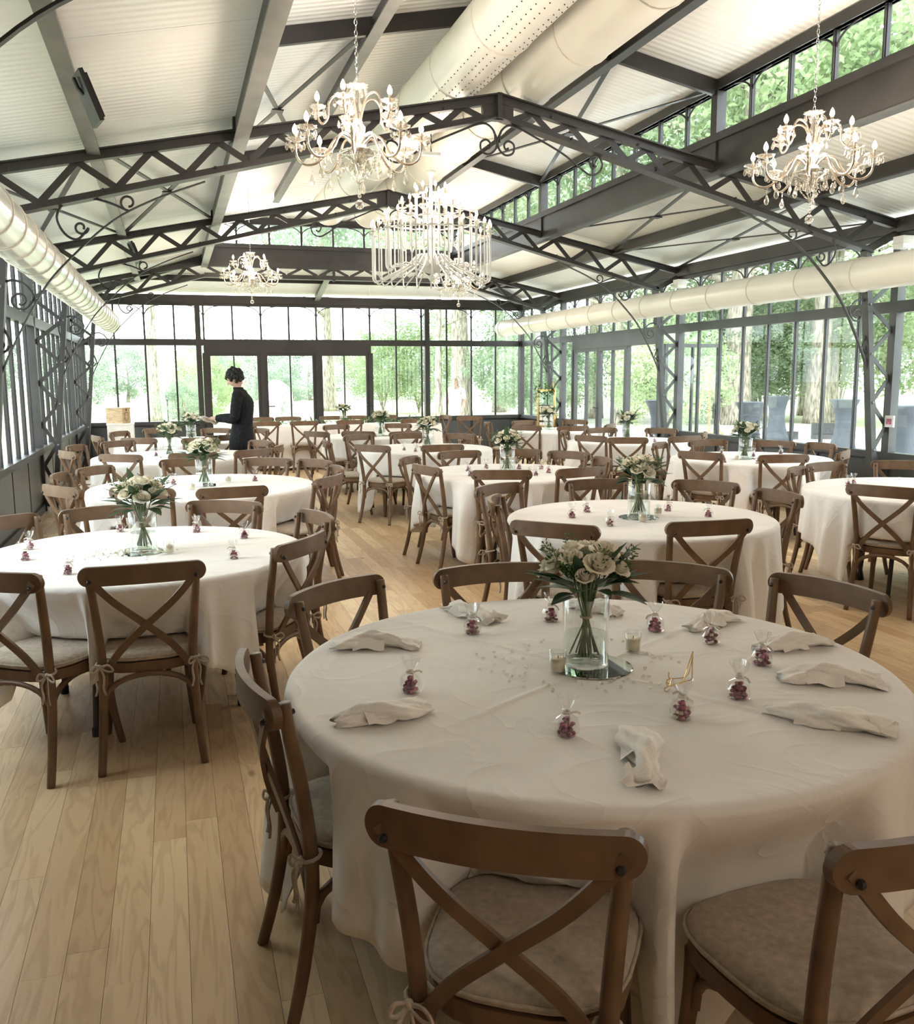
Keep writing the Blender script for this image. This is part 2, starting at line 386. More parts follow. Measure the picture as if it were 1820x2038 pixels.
def glazing(w, L, n, label, z0=ZS, z1=ZE, rail=True, skip=(), arches=True, first_arch=1, dado=None, col='steel', mw=.034):
    NWIN[0] += 1
    W = struct('window_%d' % NWIN[0], label); pw = L/n
    mb = MB()
    w.box(mb, 0, L, z1, z1+.05, -.04, .05).build('head_rail', col, W)
    if rail: w.box(MB(), 0, L, ZR0, ZR1, -.035, .05).build('transom_rail', col, W)
    low = [k for k in range(n) if k not in skip]
    if low:
        runs = []; st = low[0]; pv = low[0]
        for k in low[1:]+[None]:
            if k is None or k != pv+1:
                runs.append((st, pv)); st = k
            pv = k
        for a, b in runs: w.box(MB(), a*pw, (b+1)*pw, z0-.04, z0+.03, -.05, .07).build('sill_rail', col, W)
    for k in range(n+1):
        a = k*pw
        lowk = not rail or (k not in skip and (k-1) not in skip) or (k in skip) != ((k-1) in skip)
        zlo = z0 if lowk else ZR1
        m = MB(); w.box(m, a-mw/2, a+mw/2, zlo, z1, -.015, .018); w.box(m, a-.009, a+.009, zlo, z1, .018, .030)
        m.build('mullion', col, W)
        if arches and (k-first_arch) % 2 == 0:
            for sg in (-1, 1):
                if 0 <= k+sg <= n: arch(w, W, a, z1, sg, pw*.52, .24 if rail else .17)
    for k in range(n):
        a0, a1 = k*pw+mw/2, (k+1)*pw-mw/2
        if rail:
            pane(w, W, a0, a1, ZR1, z1)
            if k not in skip: pane(w, W, a0, a1, z0+.03, ZR0)
        else: pane(w, W, a0, a1, z0+.03, z1)
    if dado:
        m = MB()
        for a, b in runs: w.box(m, a*pw, (b+1)*pw, 0, z0-.04, -.04, .0)
        m.build('dado_backing', 'steel', dado)
        for a, b in runs:
            k = a
            while k <= b:
                k2 = min(k+2, b+1)
                m = MB(); w.box(m, k*pw+.03, k2*pw-.03, .12, z0-.07, 0, .014); m.build('dado_panel', 'panel', dado); k = k2
            w.box(MB(), a*pw, (b+1)*pw, 0, .09, 0, .03).build('kickboard', 'steel', dado)
    return W
def door_leaf(w, par, a0, a1, z1, nm=2, handle=None, col='steel', z0=.02):
    fr = MB(); t = .055
    w.box(fr, a0, a0+t, z0, z1, -.03, .04); w.box(fr, a1-t, a1, z0, z1, -.03, .04)
    w.box(fr, a0+t, a1-t, z1-t, z1, -.03, .04); w.box(fr, a0+t, a1-t, z0, z0+.22, -.03, .04)
    leaf = fr.build('door_leaf', col, par)
    iw = (a1-a0-2*t)/nm
    for k in range(nm):
        pane(w, leaf, a0+t+k*iw+.01, a0+t+(k+1)*iw-.01, z0+.22, z1-t)
        if k: w.box(MB(), a0+t+k*iw-.013, a0+t+k*iw+.013, z0+.22, z1-t, -.025, .035).build('glazing_bar', col, leaf)
    if handle is not None:
        m = MB(); w.box(m, handle-.012, handle+.012, .92, 1.16, .04, .05); m.tube([w.P(handle, 1.05, .05), w.P(handle, 1.05, .09), w.P(handle+.12, 1.05, .09)], .01, 6)
        m.build('handle', 'black_plastic', leaf)
wall_r = struct('wall_right', 'grey panelled base under the right-hand windows')
wall_l = struct('wall_left', 'dark panelled base under the left-hand windows')
wall_f = struct('wall_far', 'dark panelled base under the far windows')
for i in range(3):
    L = YT[i+1]-YT[i]
    wr = Wall((XR, YT[i], 0), (0, 1, 0), (-1, 0, 0)); wl = Wall((XL, YT[i], 0), (0, 1, 0), (1, 0, 0))
    skip = (1, 2, 3, 4, 5, 6) if i == 2 else ()
    glazing(wr, L, 8, 'right-hand arched glazing, bay %s' % ('nearest the camera', 'in the middle with the cocktail tables behind', 'with the garden doors')[i], skip=skip, dado=wall_r, col='steel_grey')
    if i == 2:
        D = struct('door_2', 'grey glazed garden doors in the right-hand wall, one leaf open')
        w_ = wr; p = L/8
        w_.box(MB(), p, 7*p, 2.10, ZR0, -.035, .05).build('lintel', 'steel_grey', D)
        for a in (p, 3*p, 7*p): w_.box(MB(), a-.03, a+.03, 0, 2.10, -.035, .05).build('door_post', 'steel_grey', D)
        door_leaf(w_, D, 3*p+.03, 5*p-.005, 2.10, 2, handle=5*p-.06, col='steel_grey')
        door_leaf(w_, D, 5*p+.005, 7*p-.03, 2.10, 2, col='steel_grey')
        wo = Wall((XR+.02, YT[2]+p+.03, 0), (1, 0, 0), (0, 1, 0))
        door_leaf(wo, D, .05, .05+2*p-.06, 2.10, 2, handle=2*p-.08, col='steel_grey')
    glazing(wl, L, 8, 'left-hand arched glazing, bay %s' % ('nearest the camera', 'beside the second left-row table', 'beside the last left-row tables')[i], dado=wall_l)
L = YF-YT[3]
glazing(Wall((XR, YT[3], 0), (0, 1, 0), (-1, 0, 0)), L, 4, 'right-hand glazing, short bay in the far corner', dado=wall_r, col='steel_grey')
glazing(Wall((XL, YT[3], 0), (0, 1, 0), (1, 0, 0)), L, 4, 'left-hand glazing, short bay in the far corner', dado=wall_l)
PWF = .5468; XF0 = -1.549
wf = Wall((XF0, YF, 0), (1, 0, 0), (0, -1, 0))
glazing(wf, PWF*16, 16, 'far arched glazing over the park', skip=(4, 5, 6, 7, 8, 9), first_arch=0, dado=wall_f)
D = struct('door_1', 'dark triple glazed doors in the middle of the far wall')
a0 = PWF*4
wf.box(MB(), a0, a0+6*PWF, 2.10, ZR0, -.035, .06).build('lintel', 'steel', D)
for k in range(4): wf.box(MB(), a0+2*k*PWF-.045, a0+2*k*PWF+.045, 0, 2.10, -.035, .06).build('door_post', 'steel', D)
for k in range(3): door_leaf(wf, D, a0+2*k*PWF+.045, a0+2*(k+1)*PWF-.045, 2.10, 2, handle=(None, a0+2*PWF+.09, a0+6*PWF-.09)[k])
# two corner posts and the posts that carry the far wall
for x in (XL+.02, XF0+PWF*3.8, XF0+PWF*12.2, XR-.04):
    MB().box(x-.05, x+.05, YF-.08, YF+.04, 0, ZE+.05).build('wall_post', 'steel', wall_f)
# solid walls behind the camera
wb = struct('wall_back', 'plain solid wall behind the camera')
MB().box(XL-.1, XR+.1, YB-.15, YB, 0, 4.8).build('wall_back_face', 'white_paint', wb)
for sd, wx, nx in (('right', XR, -1), ('left', XL, 1)):
    MB().box(min(wx, wx-nx*.12), max(wx, wx-nx*.12), YB, YT[0], 0, 3.3).build('solid_side', 'panel', wb)
# ---- beams and roof
ceil = struct('ceiling', 'white ribbed roof panels on dark steel beams')
def ibeam(x, y0, y1, z0, z1, name='purlin', fl=.09, mats=('steel', 'galv')):
    o = MB().box(x-.02, x+.02, y0, y1, z0+.012, z1).build(name, mats[0], ceil)
    MB().box(x-fl/2, x+fl/2, y0, y1, z0, z0+.012).build('bottom_flange', mats[1], o)
    return o
for sg in (-1, 1):
    x = XC+sg*HW
    MB().box(min(x, x-sg*.1), max(x, x-sg*.1), YB, YF, ZE+.05, ZE+.20).build('eave_beam', 'steel', ceil)
    ibeam(XC+sg*3.33, YB, YT[3]+1.0, zt(3.33)-.04, zt(3.33)+.10, fl=.10, mats=('steel', 'galv' if sg < 0 else 'steel_grey'))
    xb = XC+sg*LH
    b = MB().box(xb-.03, xb+.03, YB, YT[3], 3.50, 3.83).build('lantern_base_beam', 'steel', ceil)
    MB().box(xb-.055, xb+.055, YB, YT[3], 3.48, 3.50).build('bottom_flange', 'galv' if sg < 0 else 'steel_grey', b)
    MB().box(xb-.06, xb+.05, YB, YT[3], 4.25, 4.34).build('lantern_plate', 'steel', ceil)
    ibeam(XC+sg*1.1, YB, YT[3]-1.1, 4.40, 4.545, fl=.10, mats=('steel', 'galv' if sg < 0 else 'steel_grey'))
MB().box(XL, XR, YF-.10, YF, ZE+.05, ZE+.20).build('eave_beam', 'steel', ceil)
b = MB().box(XC-LH, XC+LH, YT[3]-.03, YT[3]+.03, 3.58, 3.86).build('lantern_base_beam', 'steel', ceil)
MB().box(XC-LH, XC+LH, YT[3]-.05, YT[3]+.06, 4.22, 4.33).build('lantern_plate', 'steel', ceil)
wle = Wall((XC-LH, YT[3], 0), (1, 0, 0), (0, -1, 0))
glazing(wle, 2*LH, 8, 'arched lantern windows over the far end', z0=3.86, z1=4.22, rail=False, arches=True, first_arch=1)
for sg, nm in ((-1, 'left'), (1, 'right')):
    for i in range(3):
        wl_ = Wall((XC+sg*LH, YT[i], 0), (0, 1, 0), (-sg, 0, 0))
        glazing(wl_, YT[i+1]-YT[i], 8, 'arched lantern windows, %s side, bay %s' % (nm, ('nearest', 'middle', 'farthest')[i]), z0=3.83, z1=4.25, rail=False)
    MB().box(XC+sg*LH-.03, XC+sg*LH+.03, YB, YT[0], 3.83, 4.25).build('lantern_side', 'white_paint', ceil)
def zlow(dx): return zt(dx)+.10
def zlan(dx): return 4.345+.20*(LH-abs(dx))
def panel(name, poly):
    """Roof panel from its underside corners; 5 cm thick."""
    n = len(poly); vs = [Vector(p) for p in poly]; vt = [p+Vector((0, 0, .05)) for p in vs]
    MB().add(vs+vt, [tuple(range(n)), tuple(reversed(range(n, 2*n)))]+[(i, n+i, n+(i+1) % n, (i+1) % n) for i in range(n)]).build(name, 'ceil', ceil)
st = (YT[1]-YT[0])/4; ys = [YT[3]-k*st for k in range(int((YT[3]-YB)/st)+1)]+[YB]; g = .004
for sg in (-1, 1):
    xo, xi = XC+sg*(HW+.12), XC+sg*(LH-.02)
    for k in range(len(ys)-1):
        a, b = ys[k]-g, ys[k+1]+g
        if a-b < .05: continue
        panel('roof_panel', [(xo, b, zlow(HW+.12)), (xo, a, zlow(HW+.12)), (xi, a, zlow(LH-.02)), (xi, b, zlow(LH-.02))])
        xo2 = XC+sg*(LH+.12)
        a2 = min(a, YT[3]-LH)
        if a > YT[3]-LH:   # hipped end of the lantern
            w0 = max(0, (YT[3]-a)); w1 = min(LH, YT[3]-b)
            panel('roof_panel', [(xo2, b, zlan(LH+.12)), (xo2, a, zlan(LH+.12)), (XC+sg*(LH-w0), a, zlan(LH-w0)), (XC+sg*(LH-w1), b, zlan(LH-w1))])
        else:
            panel('roof_panel', [(xo2, b, zlan(LH+.12)), (xo2, a, zlan(LH+.12)), (XC, a, zlan(0)), (XC, b, zlan(0))])
    panel('roof_panel', [(xo, YT[3], zlow(HW+.12)), (xo, YF+.12, zlow(HW+.12)), (xi, YT[3], zlow(LH-.02))])
kx = [-LH+k*LH/2 for k in range(5)]
for k in range(4):     # hip planes
    d0, d1 = kx[k], kx[k+1]
    hz = zlan(LH); y0, y1 = YT[3]-LH+abs(d0), YT[3]-LH+abs(d1)
    panel('roof_panel', [(XC+d0+.004, YT[3]+.1, hz-.02), (XC+d1-.004, YT[3]+.1, hz-.02), (XC+d1-.004, y1, zlan(abs(d1))), (XC+d0+.004, y0, zlan(abs(d0)))])
q = (HW+.12)/(LH-.02)
for k in range(8):
    d0, d1 = -(LH-.02)+k*(LH-.02)/4, -(LH-.02)+(k+1)*(LH-.02)/4
    panel('roof_panel', [(XC+d0+.003, YT[3], zlow(LH-.02)), (XC+d1-.003, YT[3], zlow(LH-.02)), (XC+d1*q-.003, YF+.12, zlow(HW+.12)), (XC+d0*q+.003, YF+.12, zlow(HW+.12))])
for d in (-1, 0, 1):
    p0 = (XC+d*LH, YT[3], zlow(LH)-.07); p1 = (XC+d*(HW-.05), YF-.02, zlow(HW)-.07)
    o = MB().bar(p0, p1, .05, .12).build('hip_rafter', 'steel', ceil)
    MB().bar((p0[0], p0[1], p0[2]-.07), (p1[0], p1[1], p1[2]-.07), .11, .012).build('bottom_flange', 'galv', o)
MB().box(XL, XR, YT[3]+1.03, YT[3]+1.09, 3.36, 3.46).build('hip_purlin', 'steel', ceil)
# lantern rafters and posts, cross bracing
for y in YT:
    for sg in (-1, 1):
        x = XC+sg*LH
        MB().box(x-.05, x+.05, y-.05, y+.05, 3.55, 4.26).build('lantern_post', 'steel', ceil)
        if y < YT[3]: 
            MB().bar((x, y, zlan(LH)-.07), (XC, y, zlan(0)-.07), .05, .14).build('lantern_rafter', 'steel', ceil)
def brace(p, q): MB().bar(p, q, .045, .012).build('wind_brace', 'steel', ceil)
for i in (1,):
    for sg in (-1, 1):
        for d0, d1, f in ((HW-.1, 3.38, zlow), (3.28, LH+.06, zlow), (LH-.06, 1.15, zlan)):
            if f is zlan and i == 2: continue
            a, b = YT[i]+.06, YT[i+1]-.06
            pts = [(XC+sg*d0, a, f(d0)-.09), (XC+sg*d1, b, f(d1)-.09), (XC+sg*d0, b, f(d0)-.09), (XC+sg*d1, a, f(d1)-.09)]
            brace(pts[0], pts[1]); brace(pts[2], pts[3])
            m_ = (Vector(pts[0])+Vector(pts[1])+Vector(pts[2])+Vector(pts[3]))/4
            MB().box(m_.x-.06, m_.x+.06, m_.y-.06, m_.y+.06, m_.z-.02, m_.z-.008).build('brace_plate', 'steel', ceil)
# ---- trusses with lattice columns and scrolled brackets
def spiral(c, r0, r1, turns, a0, n=28, sg=1):
    """Points of a spiral in the dx-z plane, from the outer end inwards."""
    out = []
    for i in range(n+1):
        t = i/n; r = r0+(r1-r0)*t; a = a0+sg*2*PI*turns*t
        out.append((c[0]+r*math.cos(a), c[1]+r*math.sin(a)))
    return out
ARC = [(2.504, 3.185), (2.883, 3.036), (3.215, 2.855), (3.533, 2.571), (3.766, 2.301), (4.024, 1.84), (4.132, 1.581), (4.229, 1.276)]
TRUSS_LABEL = ('dark lattice roof truss directly overhead', 'dark lattice roof truss nearest in view with scrolls under its apex',
               'dark lattice roof truss behind the large white chandelier', 'dark flat-topped lattice truss under the far lantern windows')
def make_truss(flat=False):
    T = bpy.data.objects.new('roof_truss', None); COL.objects.link(T); T['kind'] = 'structure'
    top = MB(); bot = MB()
    zf, zg = zt(LH), 3.32
    for sg in (-1, 1):
        e = LH if flat else 0.
        top.bar((sg*HW, 0, zt(HW)-.038), (sg*e, 0, zt(e)-.038), .07, .076)
        top.bar((sg*HW, 0, zt(HW)-.006), (sg*e, 0, zt(e)-.006), .15, .012)
        b0 = zg if flat else zb(0)
        bot.bar((sg*4.05, 0, zb(4.05)+.03), (sg*e, 0, b0+.03), .05, .052); bot.bar((sg*4.05, 0, zb(4.05)+.005), (sg*e, 0, b0+.005), .13, .012)
        top.bar((sg*4.02, 0, zb(4.02)+.03), (sg*(HW-.06), 0, zt(HW)-.10), .05, .07)
        xs = [.16 if not flat else LH+.05]
        while xs[-1] < 4.2: xs.append(xs[-1]+.80*(zt(xs[-1])-zb(xs[-1])))
        for i in range(len(xs)-1):
            a, b = (xs[i], xs[i+1]) if i % 2 == 0 else (xs[i+1], xs[i])     # a on the bottom chord, b on the top chord
            if a > 4.06 or b > 4.35: continue
            MB().bar((sg*b, 0, zt(b)-.066), (sg*a, 0, zb(a)+.046),   .014, .052, (1, 0, 0)).build('lattice_bar', 'steel', T)
        for i in range(5):
            x = .5+.86*i
            if not (flat and x < LH): top.ball((sg*x, -.05, zt(x)-.06), .013, 6, 4); bot.ball((sg*(x+.2), -.035, zb(x+.2)+.05), .013, 6, 4)
    if flat:
        top.bar((-LH, 0, zf-.05), (LH, 0, zf-.05), .09, .10); bot.bar((-LH, 0, zg+.04), (LH, 0, zg+.04), .05, .07); bot.bar((-LH, 0, zg+.005), (LH, 0, zg+.005), .13, .012)
        n = 8
        for i in range(n):
            x0, x1 = -LH+i*2*LH/n, -LH+(i+1)*2*LH/n; xm = (x0+x1)/2
            MB().bar((x0+.02, 0, zf-.09), (xm-.02, 0, zg+.07), .014, .045, (1, 0, 0)).build('lattice_bar', 'steel', T)
            MB().bar((xm+.02, 0, zg+.07), (x1-.02, 0, zf-.09), .014, .045, (1, 0, 0)).build('lattice_bar', 'steel', T)
        MB().box(-.02, .02, -.04, .04, zg-.02, zf+.03).build('king_plate', 'steel', T)
    else:
        top.box(-.14, .14, -.03, .03, zb(.14)+.02, zt(.14)-.01)
        MB().box(-.02, .02, -.075, .075, zb(0)-.005, zt(0)).build('apex_plate', 'steel', T)
    top.build('top_chord', 'steel', T); bot.build('bottom_chord', 'steel', T)
    for sg in (-1, 1):
        # lattice column
        C = MB().box(sg*HW-.05, sg*HW+.05, -.05, .05, 0, zt(HW)).build('wall_column', 'steel' if sg < 0 else 'steel_grey', T)
        zi = zb(4.0)+.02; col = 'steel' if sg < 0 else 'steel_grey'
        def xin(z): return 4.30-(4.30-4.00)*z/zi
        MB().bar((sg*xin(0), 0, 0), (sg*xin(zi), 0, zi), .09, .06, (1, 0, 0)).build('inner_column', col, C)
        nz = 11; zz = [.06+k*(zi-.1)/nz for k in range(nz+1)]
        for k in range(nz):
            a = (sg*(HW-.05), 0, zz[k]) if k % 2 == 0 else (sg*(xin(zz[k])+.02), 0, zz[k])
            b = (sg*(xin(zz[k+1])+.02), 0, zz[k+1]) if k % 2 == 0 else (sg*(HW-.05), 0, zz[k+1])
            MB().bar(a, b, .012, .042, (1, 0, 0)).build('lattice_bar', col, C)
            C2 = MB().ball((sg*xin(zz[k]), -.048, zz[k]), .014, 6, 4).build('rivet', 'galv', C) if k % 2 else None
        # scroll bracket
        ic = 'iron' if sg < 0 else 'steel_grey'
        arc = catmull([(sg*x, 0, z) for x, z in ARC], 5)
        A = MB().tube(arc, .024, 4, flat=.35, upv=(0, 1, 0)).build('bracket_arc', ic, T)
        def scroll(pts, r=.0095):
            MB().tube([(sg*x, 0, z) for x, z in pts], r, 6, flat=1.5 if False else 1).build('scroll', ic, A)
        big = spiral((3.46, 2.79), .055, .02, 1.1, PI, 22)
        body = catmull([(x, z, 0) for x, z in [(3.10, 2.93), (3.25, 2.99), (3.42, 3.02), (3.56, 2.98), (3.63, 2.86), (3.58, 2.74), (3.49, 2.70), (3.405, 2.79)]], 5)
        scroll([(p[0], p[1]) for p in body]+big)
        sm = spiral((3.10, 2.995), .062, .03, 1.0, -PI/2, 18)
        scroll(sm)
        hook = catmull([(x, z, 0) for x, z in [(3.86, 2.20), (3.84, 2.27), (3.90, 2.35), (3.99, 2.375), (4.09, 2.32), (4.125, 2.21), (4.09, 2.08), (4.03, 1.92), (4.02, 1.86)]], 5)
        scroll([(p[0], p[1]) for p in hook]); scroll(spiral((3.935, 2.225), .075, .03, 1.3, PI, 24)); scroll(spiral((4.105, 1.88), .065, .03, 1.1, PI, 20))
        if not flat:
            pts = [(.02, 3.72)]+[(p[0], p[1]) for p in catmull([(.02, 3.65, 0), (.03, 3.74, 0), (.10, 3.80, 0), (.19, 3.79, 0), (.33, 3.732, 0), (.62, 3.60, 0), (.82, 3.47, 0), (.90, 3.43, 0), (.98, 3.45, 0), (1.02, 3.52, 0), (.98, 3.60, 0), (.92, 3.59, 0), (.89, 3.54, 0), (.92, 3.49, 0), (.96, 3.51, 0)], 5)]
            S = MB().tube([(sg*x, 0, z) for x, z in pts[1:]], .0095, 6).build('apex_scroll', 'iron', T)
            lo = catmull([(.03, 3.74, 0), (.0, 3.68, 0), (.01, 3.60, 0), (.07, 3.55, 0), (.14, 3.57, 0), (.15, 3.64, 0), (.10, 3.67, 0), (.06, 3.64, 0), (.07, 3.60, 0), (.10, 3.61, 0)], 5)
            MB().tube([(sg*(p[0]+.005), 0, p[1]) for p in lo], .0095, 6).build('scroll', 'iron', S)
    return T
tr = make_truss(False); tr['label'] = TRUSS_LABEL[0]; tr.location = (XC, YT[0], 0)
for i in (1, 2):
    t2 = copy_tree(tr); t2.location = (XC, YT[i], 0); t2['label'] = TRUSS_LABEL[i]
t3 = make_truss(True); t3.location = (XC, YT[3], 0); t3['label'] = TRUSS_LABEL[3]

# ---- ducts
def duct(label, x, z, r, y0, y1, m, step, holes=False):
    D = thing('air_duct', label, 'duct', (x, y0, z))
    L = y1-y0; n = 24
    prof = []
    mb = MB(); ysd = [0, L-.12, L-.05, L-.015, L]; rr = [r, r, r*.97, r*.85, r*.6]
    vs = []; fs = []
    for yy, q in zip(ysd, rr):
        for k in range(n): vs.append((q*math.cos(2*PI*k/n), yy, q*math.sin(2*PI*k/n)))
    for i in range(len(ysd)-1):
        for k in range(n): fs.append((i*n+k, (i+1)*n+k, (i+1)*n+(k+1) % n, i*n+(k+1) % n))
    fs.append(tuple((len(ysd)-1)*n+k for k in range(n)))
    mb.add(vs, fs).build('duct_body', m, D, smooth=True)
    rg = MB().tube([((r+.001)*math.cos(2*PI*k/32), 0, (r+.001)*math.sin(2*PI*k/32)) for k in range(32)], .008, 5, closed=True).mesh('seam_ring', 'ring', True)
    k = 1
    while k*step < L-.1: put('seam_ring', rg, D, loc=(0, k*step, 0)); k += 1
    if holes:
        h = MB()
        for row in (-2.3, -2.0, -1.75, -1.35, -1.1):
            y = 0
            while y < min(L, 12): 
                c = (r*1.002*math.cos(row), y, r*1.002*math.sin(row)); h.ball(c, .006, 4, 3); y += .09
        h.build('vent_holes', 'rubber', D, kind='stuff')
    for q in range(1, int(L/2.2)):
        pass
    return D
duct('cream round air duct along the right-hand windows', 6.66, 2.60, .165, YB+.02, 18.25, 'duct', .86)
duct('silvery round air duct along the left-hand windows', -1.0, 2.60, .165, YB+.02, 17.9, 'duct_left', .50)
duct('perforated cream air duct in the roof lantern, left of the pair', 2.53, 4.285, .26, YB+.02, 15.1, 'duct', 1.15, True)
duct('plain cream air duct in the roof lantern, right of the pair', 3.19, 4.27, .26, YB+.02, 15.1, 'duct', 1.15)
# ================================================================== FURNITURE
def seat_outline(n, sx, y0, y1, grow=0.):
    out = []
    for k in range(n):
        t = 2*PI*k/n; c, s_ = math.cos(t), math.sin(t)
        e = 2/3.2; x = math.copysign(abs(c)**e, c); y = math.copysign(abs(s_)**e, s_)
        hw = sx*(1+.07*y); out.append((x*(hw+grow), (y0+y1)/2+y*((y1-y0)/2+grow)))
    return out
def make_chair():
    C = bpy.data.objects.new('cross_back_chair', None); COL.objects.link(C)
    MB().prism(seat_outline(28, .205, -.205, .215), .405, .447).build('seat_frame', 'wood', C)
    # cushion with piping and ties
    cu = MB(); n = 32; lay = [(-.012, .449), (.002, .455), (.006, .468), (0, .482), (-.02, .490), (-.07, .4935), (-.14, .4945)]
    vs = []; fs = []
    for g_, z in lay: vs += [(x, y, z) for x, y in seat_outline(n, .205, -.20, .215, g_)]
    for i in range(len(lay)-1):
        for k in range(n): fs.append((i*n+k, i*n+(k+1) % n, (i+1)*n+(k+1) % n, (i+1)*n+k))
    fs.append(tuple((len(lay)-1)*n+k for k in range(n))); fs.append(tuple(reversed(range(n))))
    cu.add(vs, fs); cuo = cu.build('cushion', 'linen', C, smooth=True)
    MB().tube([(x, y, .470) for x, y in seat_outline(n, .205, -.20, .215, .008)], .0045, 5, closed=True).build('piping', 'linen', cuo, smooth=True)
    for sg in (-1, 1):
        x, y = sg*.178, -.205
        b = MB()
        ring = [(x+.026*math.cos(t), y+.026*math.sin(t), .455+.006*math.sin(t)) for t in [2*PI*k/10 for k in range(10)]]
        b.tube(ring, .0055, 5, closed=True)
        kx, ky = x+sg*.012, y-.028
        b.ball((kx, ky, .452), .011, 6, 5)
        for q, dx in ((1, .035), (-1, .02)):
            lp = [(kx, ky, .452), (kx+q*dx, ky-.018, .462), (kx+q*dx*1.5, ky-.022, .44), (kx+q*dx*.9, ky-.016, .435), (kx, ky-.004, .45)]
            b.tube(catmull(lp, 4), .0055, 4, flat=.5)
            b.tube(catmull([(kx, ky, .452), (kx+q*.016, ky-.016, .415), (kx+q*.012, ky-.012, .365), (kx+q*.02, ky-.016, .335)], 4), .006, 4, flat=.45)
        b.build('tie', 'linen', cuo, smooth=True)
    # rear legs run on up as the back posts
    for sg in (-1, 1):
        pts = catmull([(sg*.205, -.275, 0), (sg*.192, -.235, .16), (sg*.182, -.207, .33), (sg*.180, -.205, .46), (sg*.190, -.222, .62), (sg*.203, -.250, .78), (sg*.208, -.262, .865)], 4)
        MB().tube(pts, [.0165+.0025*math.sin(PI*i/(len(pts)-1)) for i in range(len(pts))], 8).build('leg', 'wood', C, smooth=True)
        pts = catmull([(sg*.195, .205, 0), (sg*.180, .178, .15), (sg*.172, .162, .30), (sg*.170, .158, .41)], 4)
        MB().tube(pts, [.015+.006*i/(len(pts)-1) for i in range(len(pts))], 8).build('leg', 'wood', C, smooth=True)
    # bowed top rail with rounded ends
    def rail_c(s): x = .246*s; return x, -.283-.045*(1-s*s)-.0
    hr, xe = .039, .246-.037
    sx_ = [-(xe+.037*math.cos(t)) for t in [PI/2*k/7 for k in range(7)]]+[-xe+2*xe*k/14 for k in range(15)]+[xe+.037*math.sin(t) for t in [PI/2*(k+1)/7 for k in range(7)]]
    vs = []; fs = []; N = len(sx_)
    for xx in sx_:
        s_ = xx/.246; x, y = rail_c(s_); ov = max(0, abs(xx)-xe)/.037; h = hr*math.sqrt(max(1-ov*ov, .012)); zc = .842+.006*(1-s_*s_)
        for dy, dz in ((-.011, -h), (.011, -h), (.011, h), (-.011, h)): vs.append((x, y+dy, zc+dz))
    for i in range(N-1):
        for k in range(4): fs.append((i*4+k, i*4+(k+1) % 4, (i+1)*4+(k+1) % 4, (i+1)*4+k))
    fs += [(3, 2, 1, 0), tuple((N-1)*4+k for k in range(4))]
    rl = MB().add(vs, fs).build('top_rail', 'wood', C)
    for sg in (-1, 1): MB().ball((sg*.205, -.312, .825), .009, 6, 4).ball((sg*.206, -.243, .842), .008, 6, 4).build('bolt', 'black_plastic', rl)
    # crossed slats
    for q, sg in enumerate((-1, 1)):
        off = -.012*q
        pts = catmull([(sg*.216, -.300+off*.3, .846), (sg*.12, -.293+off, .735), (0, -.272+off, .625), (-sg*.10, -.245+off, .525), (-sg*.168, -.222+off*.3, .425)], 5)
        MB().tube(pts, .0205, 4, flat=.42, upv=None).build('cross_slat', 'wood', C)
    # arched braces under the seat
    def arch_(a, b, zlo, zhi):
        a, b = Vector(a), Vector(b); pts = []
        for k in range(13):
            t = PI*k/12; p = (a+b)/2+(b-a)/2*(-math.cos(t)); z = zlo+(zhi-zlo)*math.sin(t)**.75
            pts.append((p.x, p.y, z))
        MB().tube(pts, .0125, 6).build('arched_brace', 'wood', C, smooth=True)
    arch_((-.178, -.208, 0), (.178, -.208, 0), .275, .398)
    arch_((-.168, .155, 0), (.168, .155, 0), .275, .398)
    for sg in (-1, 1): arch_((sg*.176, -.20, 0), (sg*.170, .15, 0), .275, .398)
    return C
# tables: centre, radius of the cloth top, rotation of the square cloth, hang of its sides
TAB = dict(A=(1.13, 2.34, .865, -105, .43, 'nearest round table'), B=(-.18, 4.71, .78, -130, .36, 'first left-row table'), C=(2.68, 4.88, .79, 20, .40, 'first centre-row table'),
           D=(.2, 7.52, .87, 10, .40, 'second left-row table'), E=(0, 10.55, .87, 30, .38, 'third left-row table'), L=(.1, 13.1, .87, 0, .38, 'fourth left-row table'),
           F=(2.83, 7.62, .79, -125, .42, 'second centre-row table'), G=(2.87, 10.55, .80, 20, .40, 'third centre-row table'), H=(2.87, 13.1, .80, 40, .40, 'fourth centre-row table'),
           K=(5.30, 5.32, .86, 195, .34, 'first right-row table'), J=(5.68, 8.05, .79, -60, .40, 'second right-row table'), I=(5.72, 10.75, .79, 0, .40, 'third right-row table'), M=(5.72, 13.3, .79, 30, .40, 'fourth right-row table'))
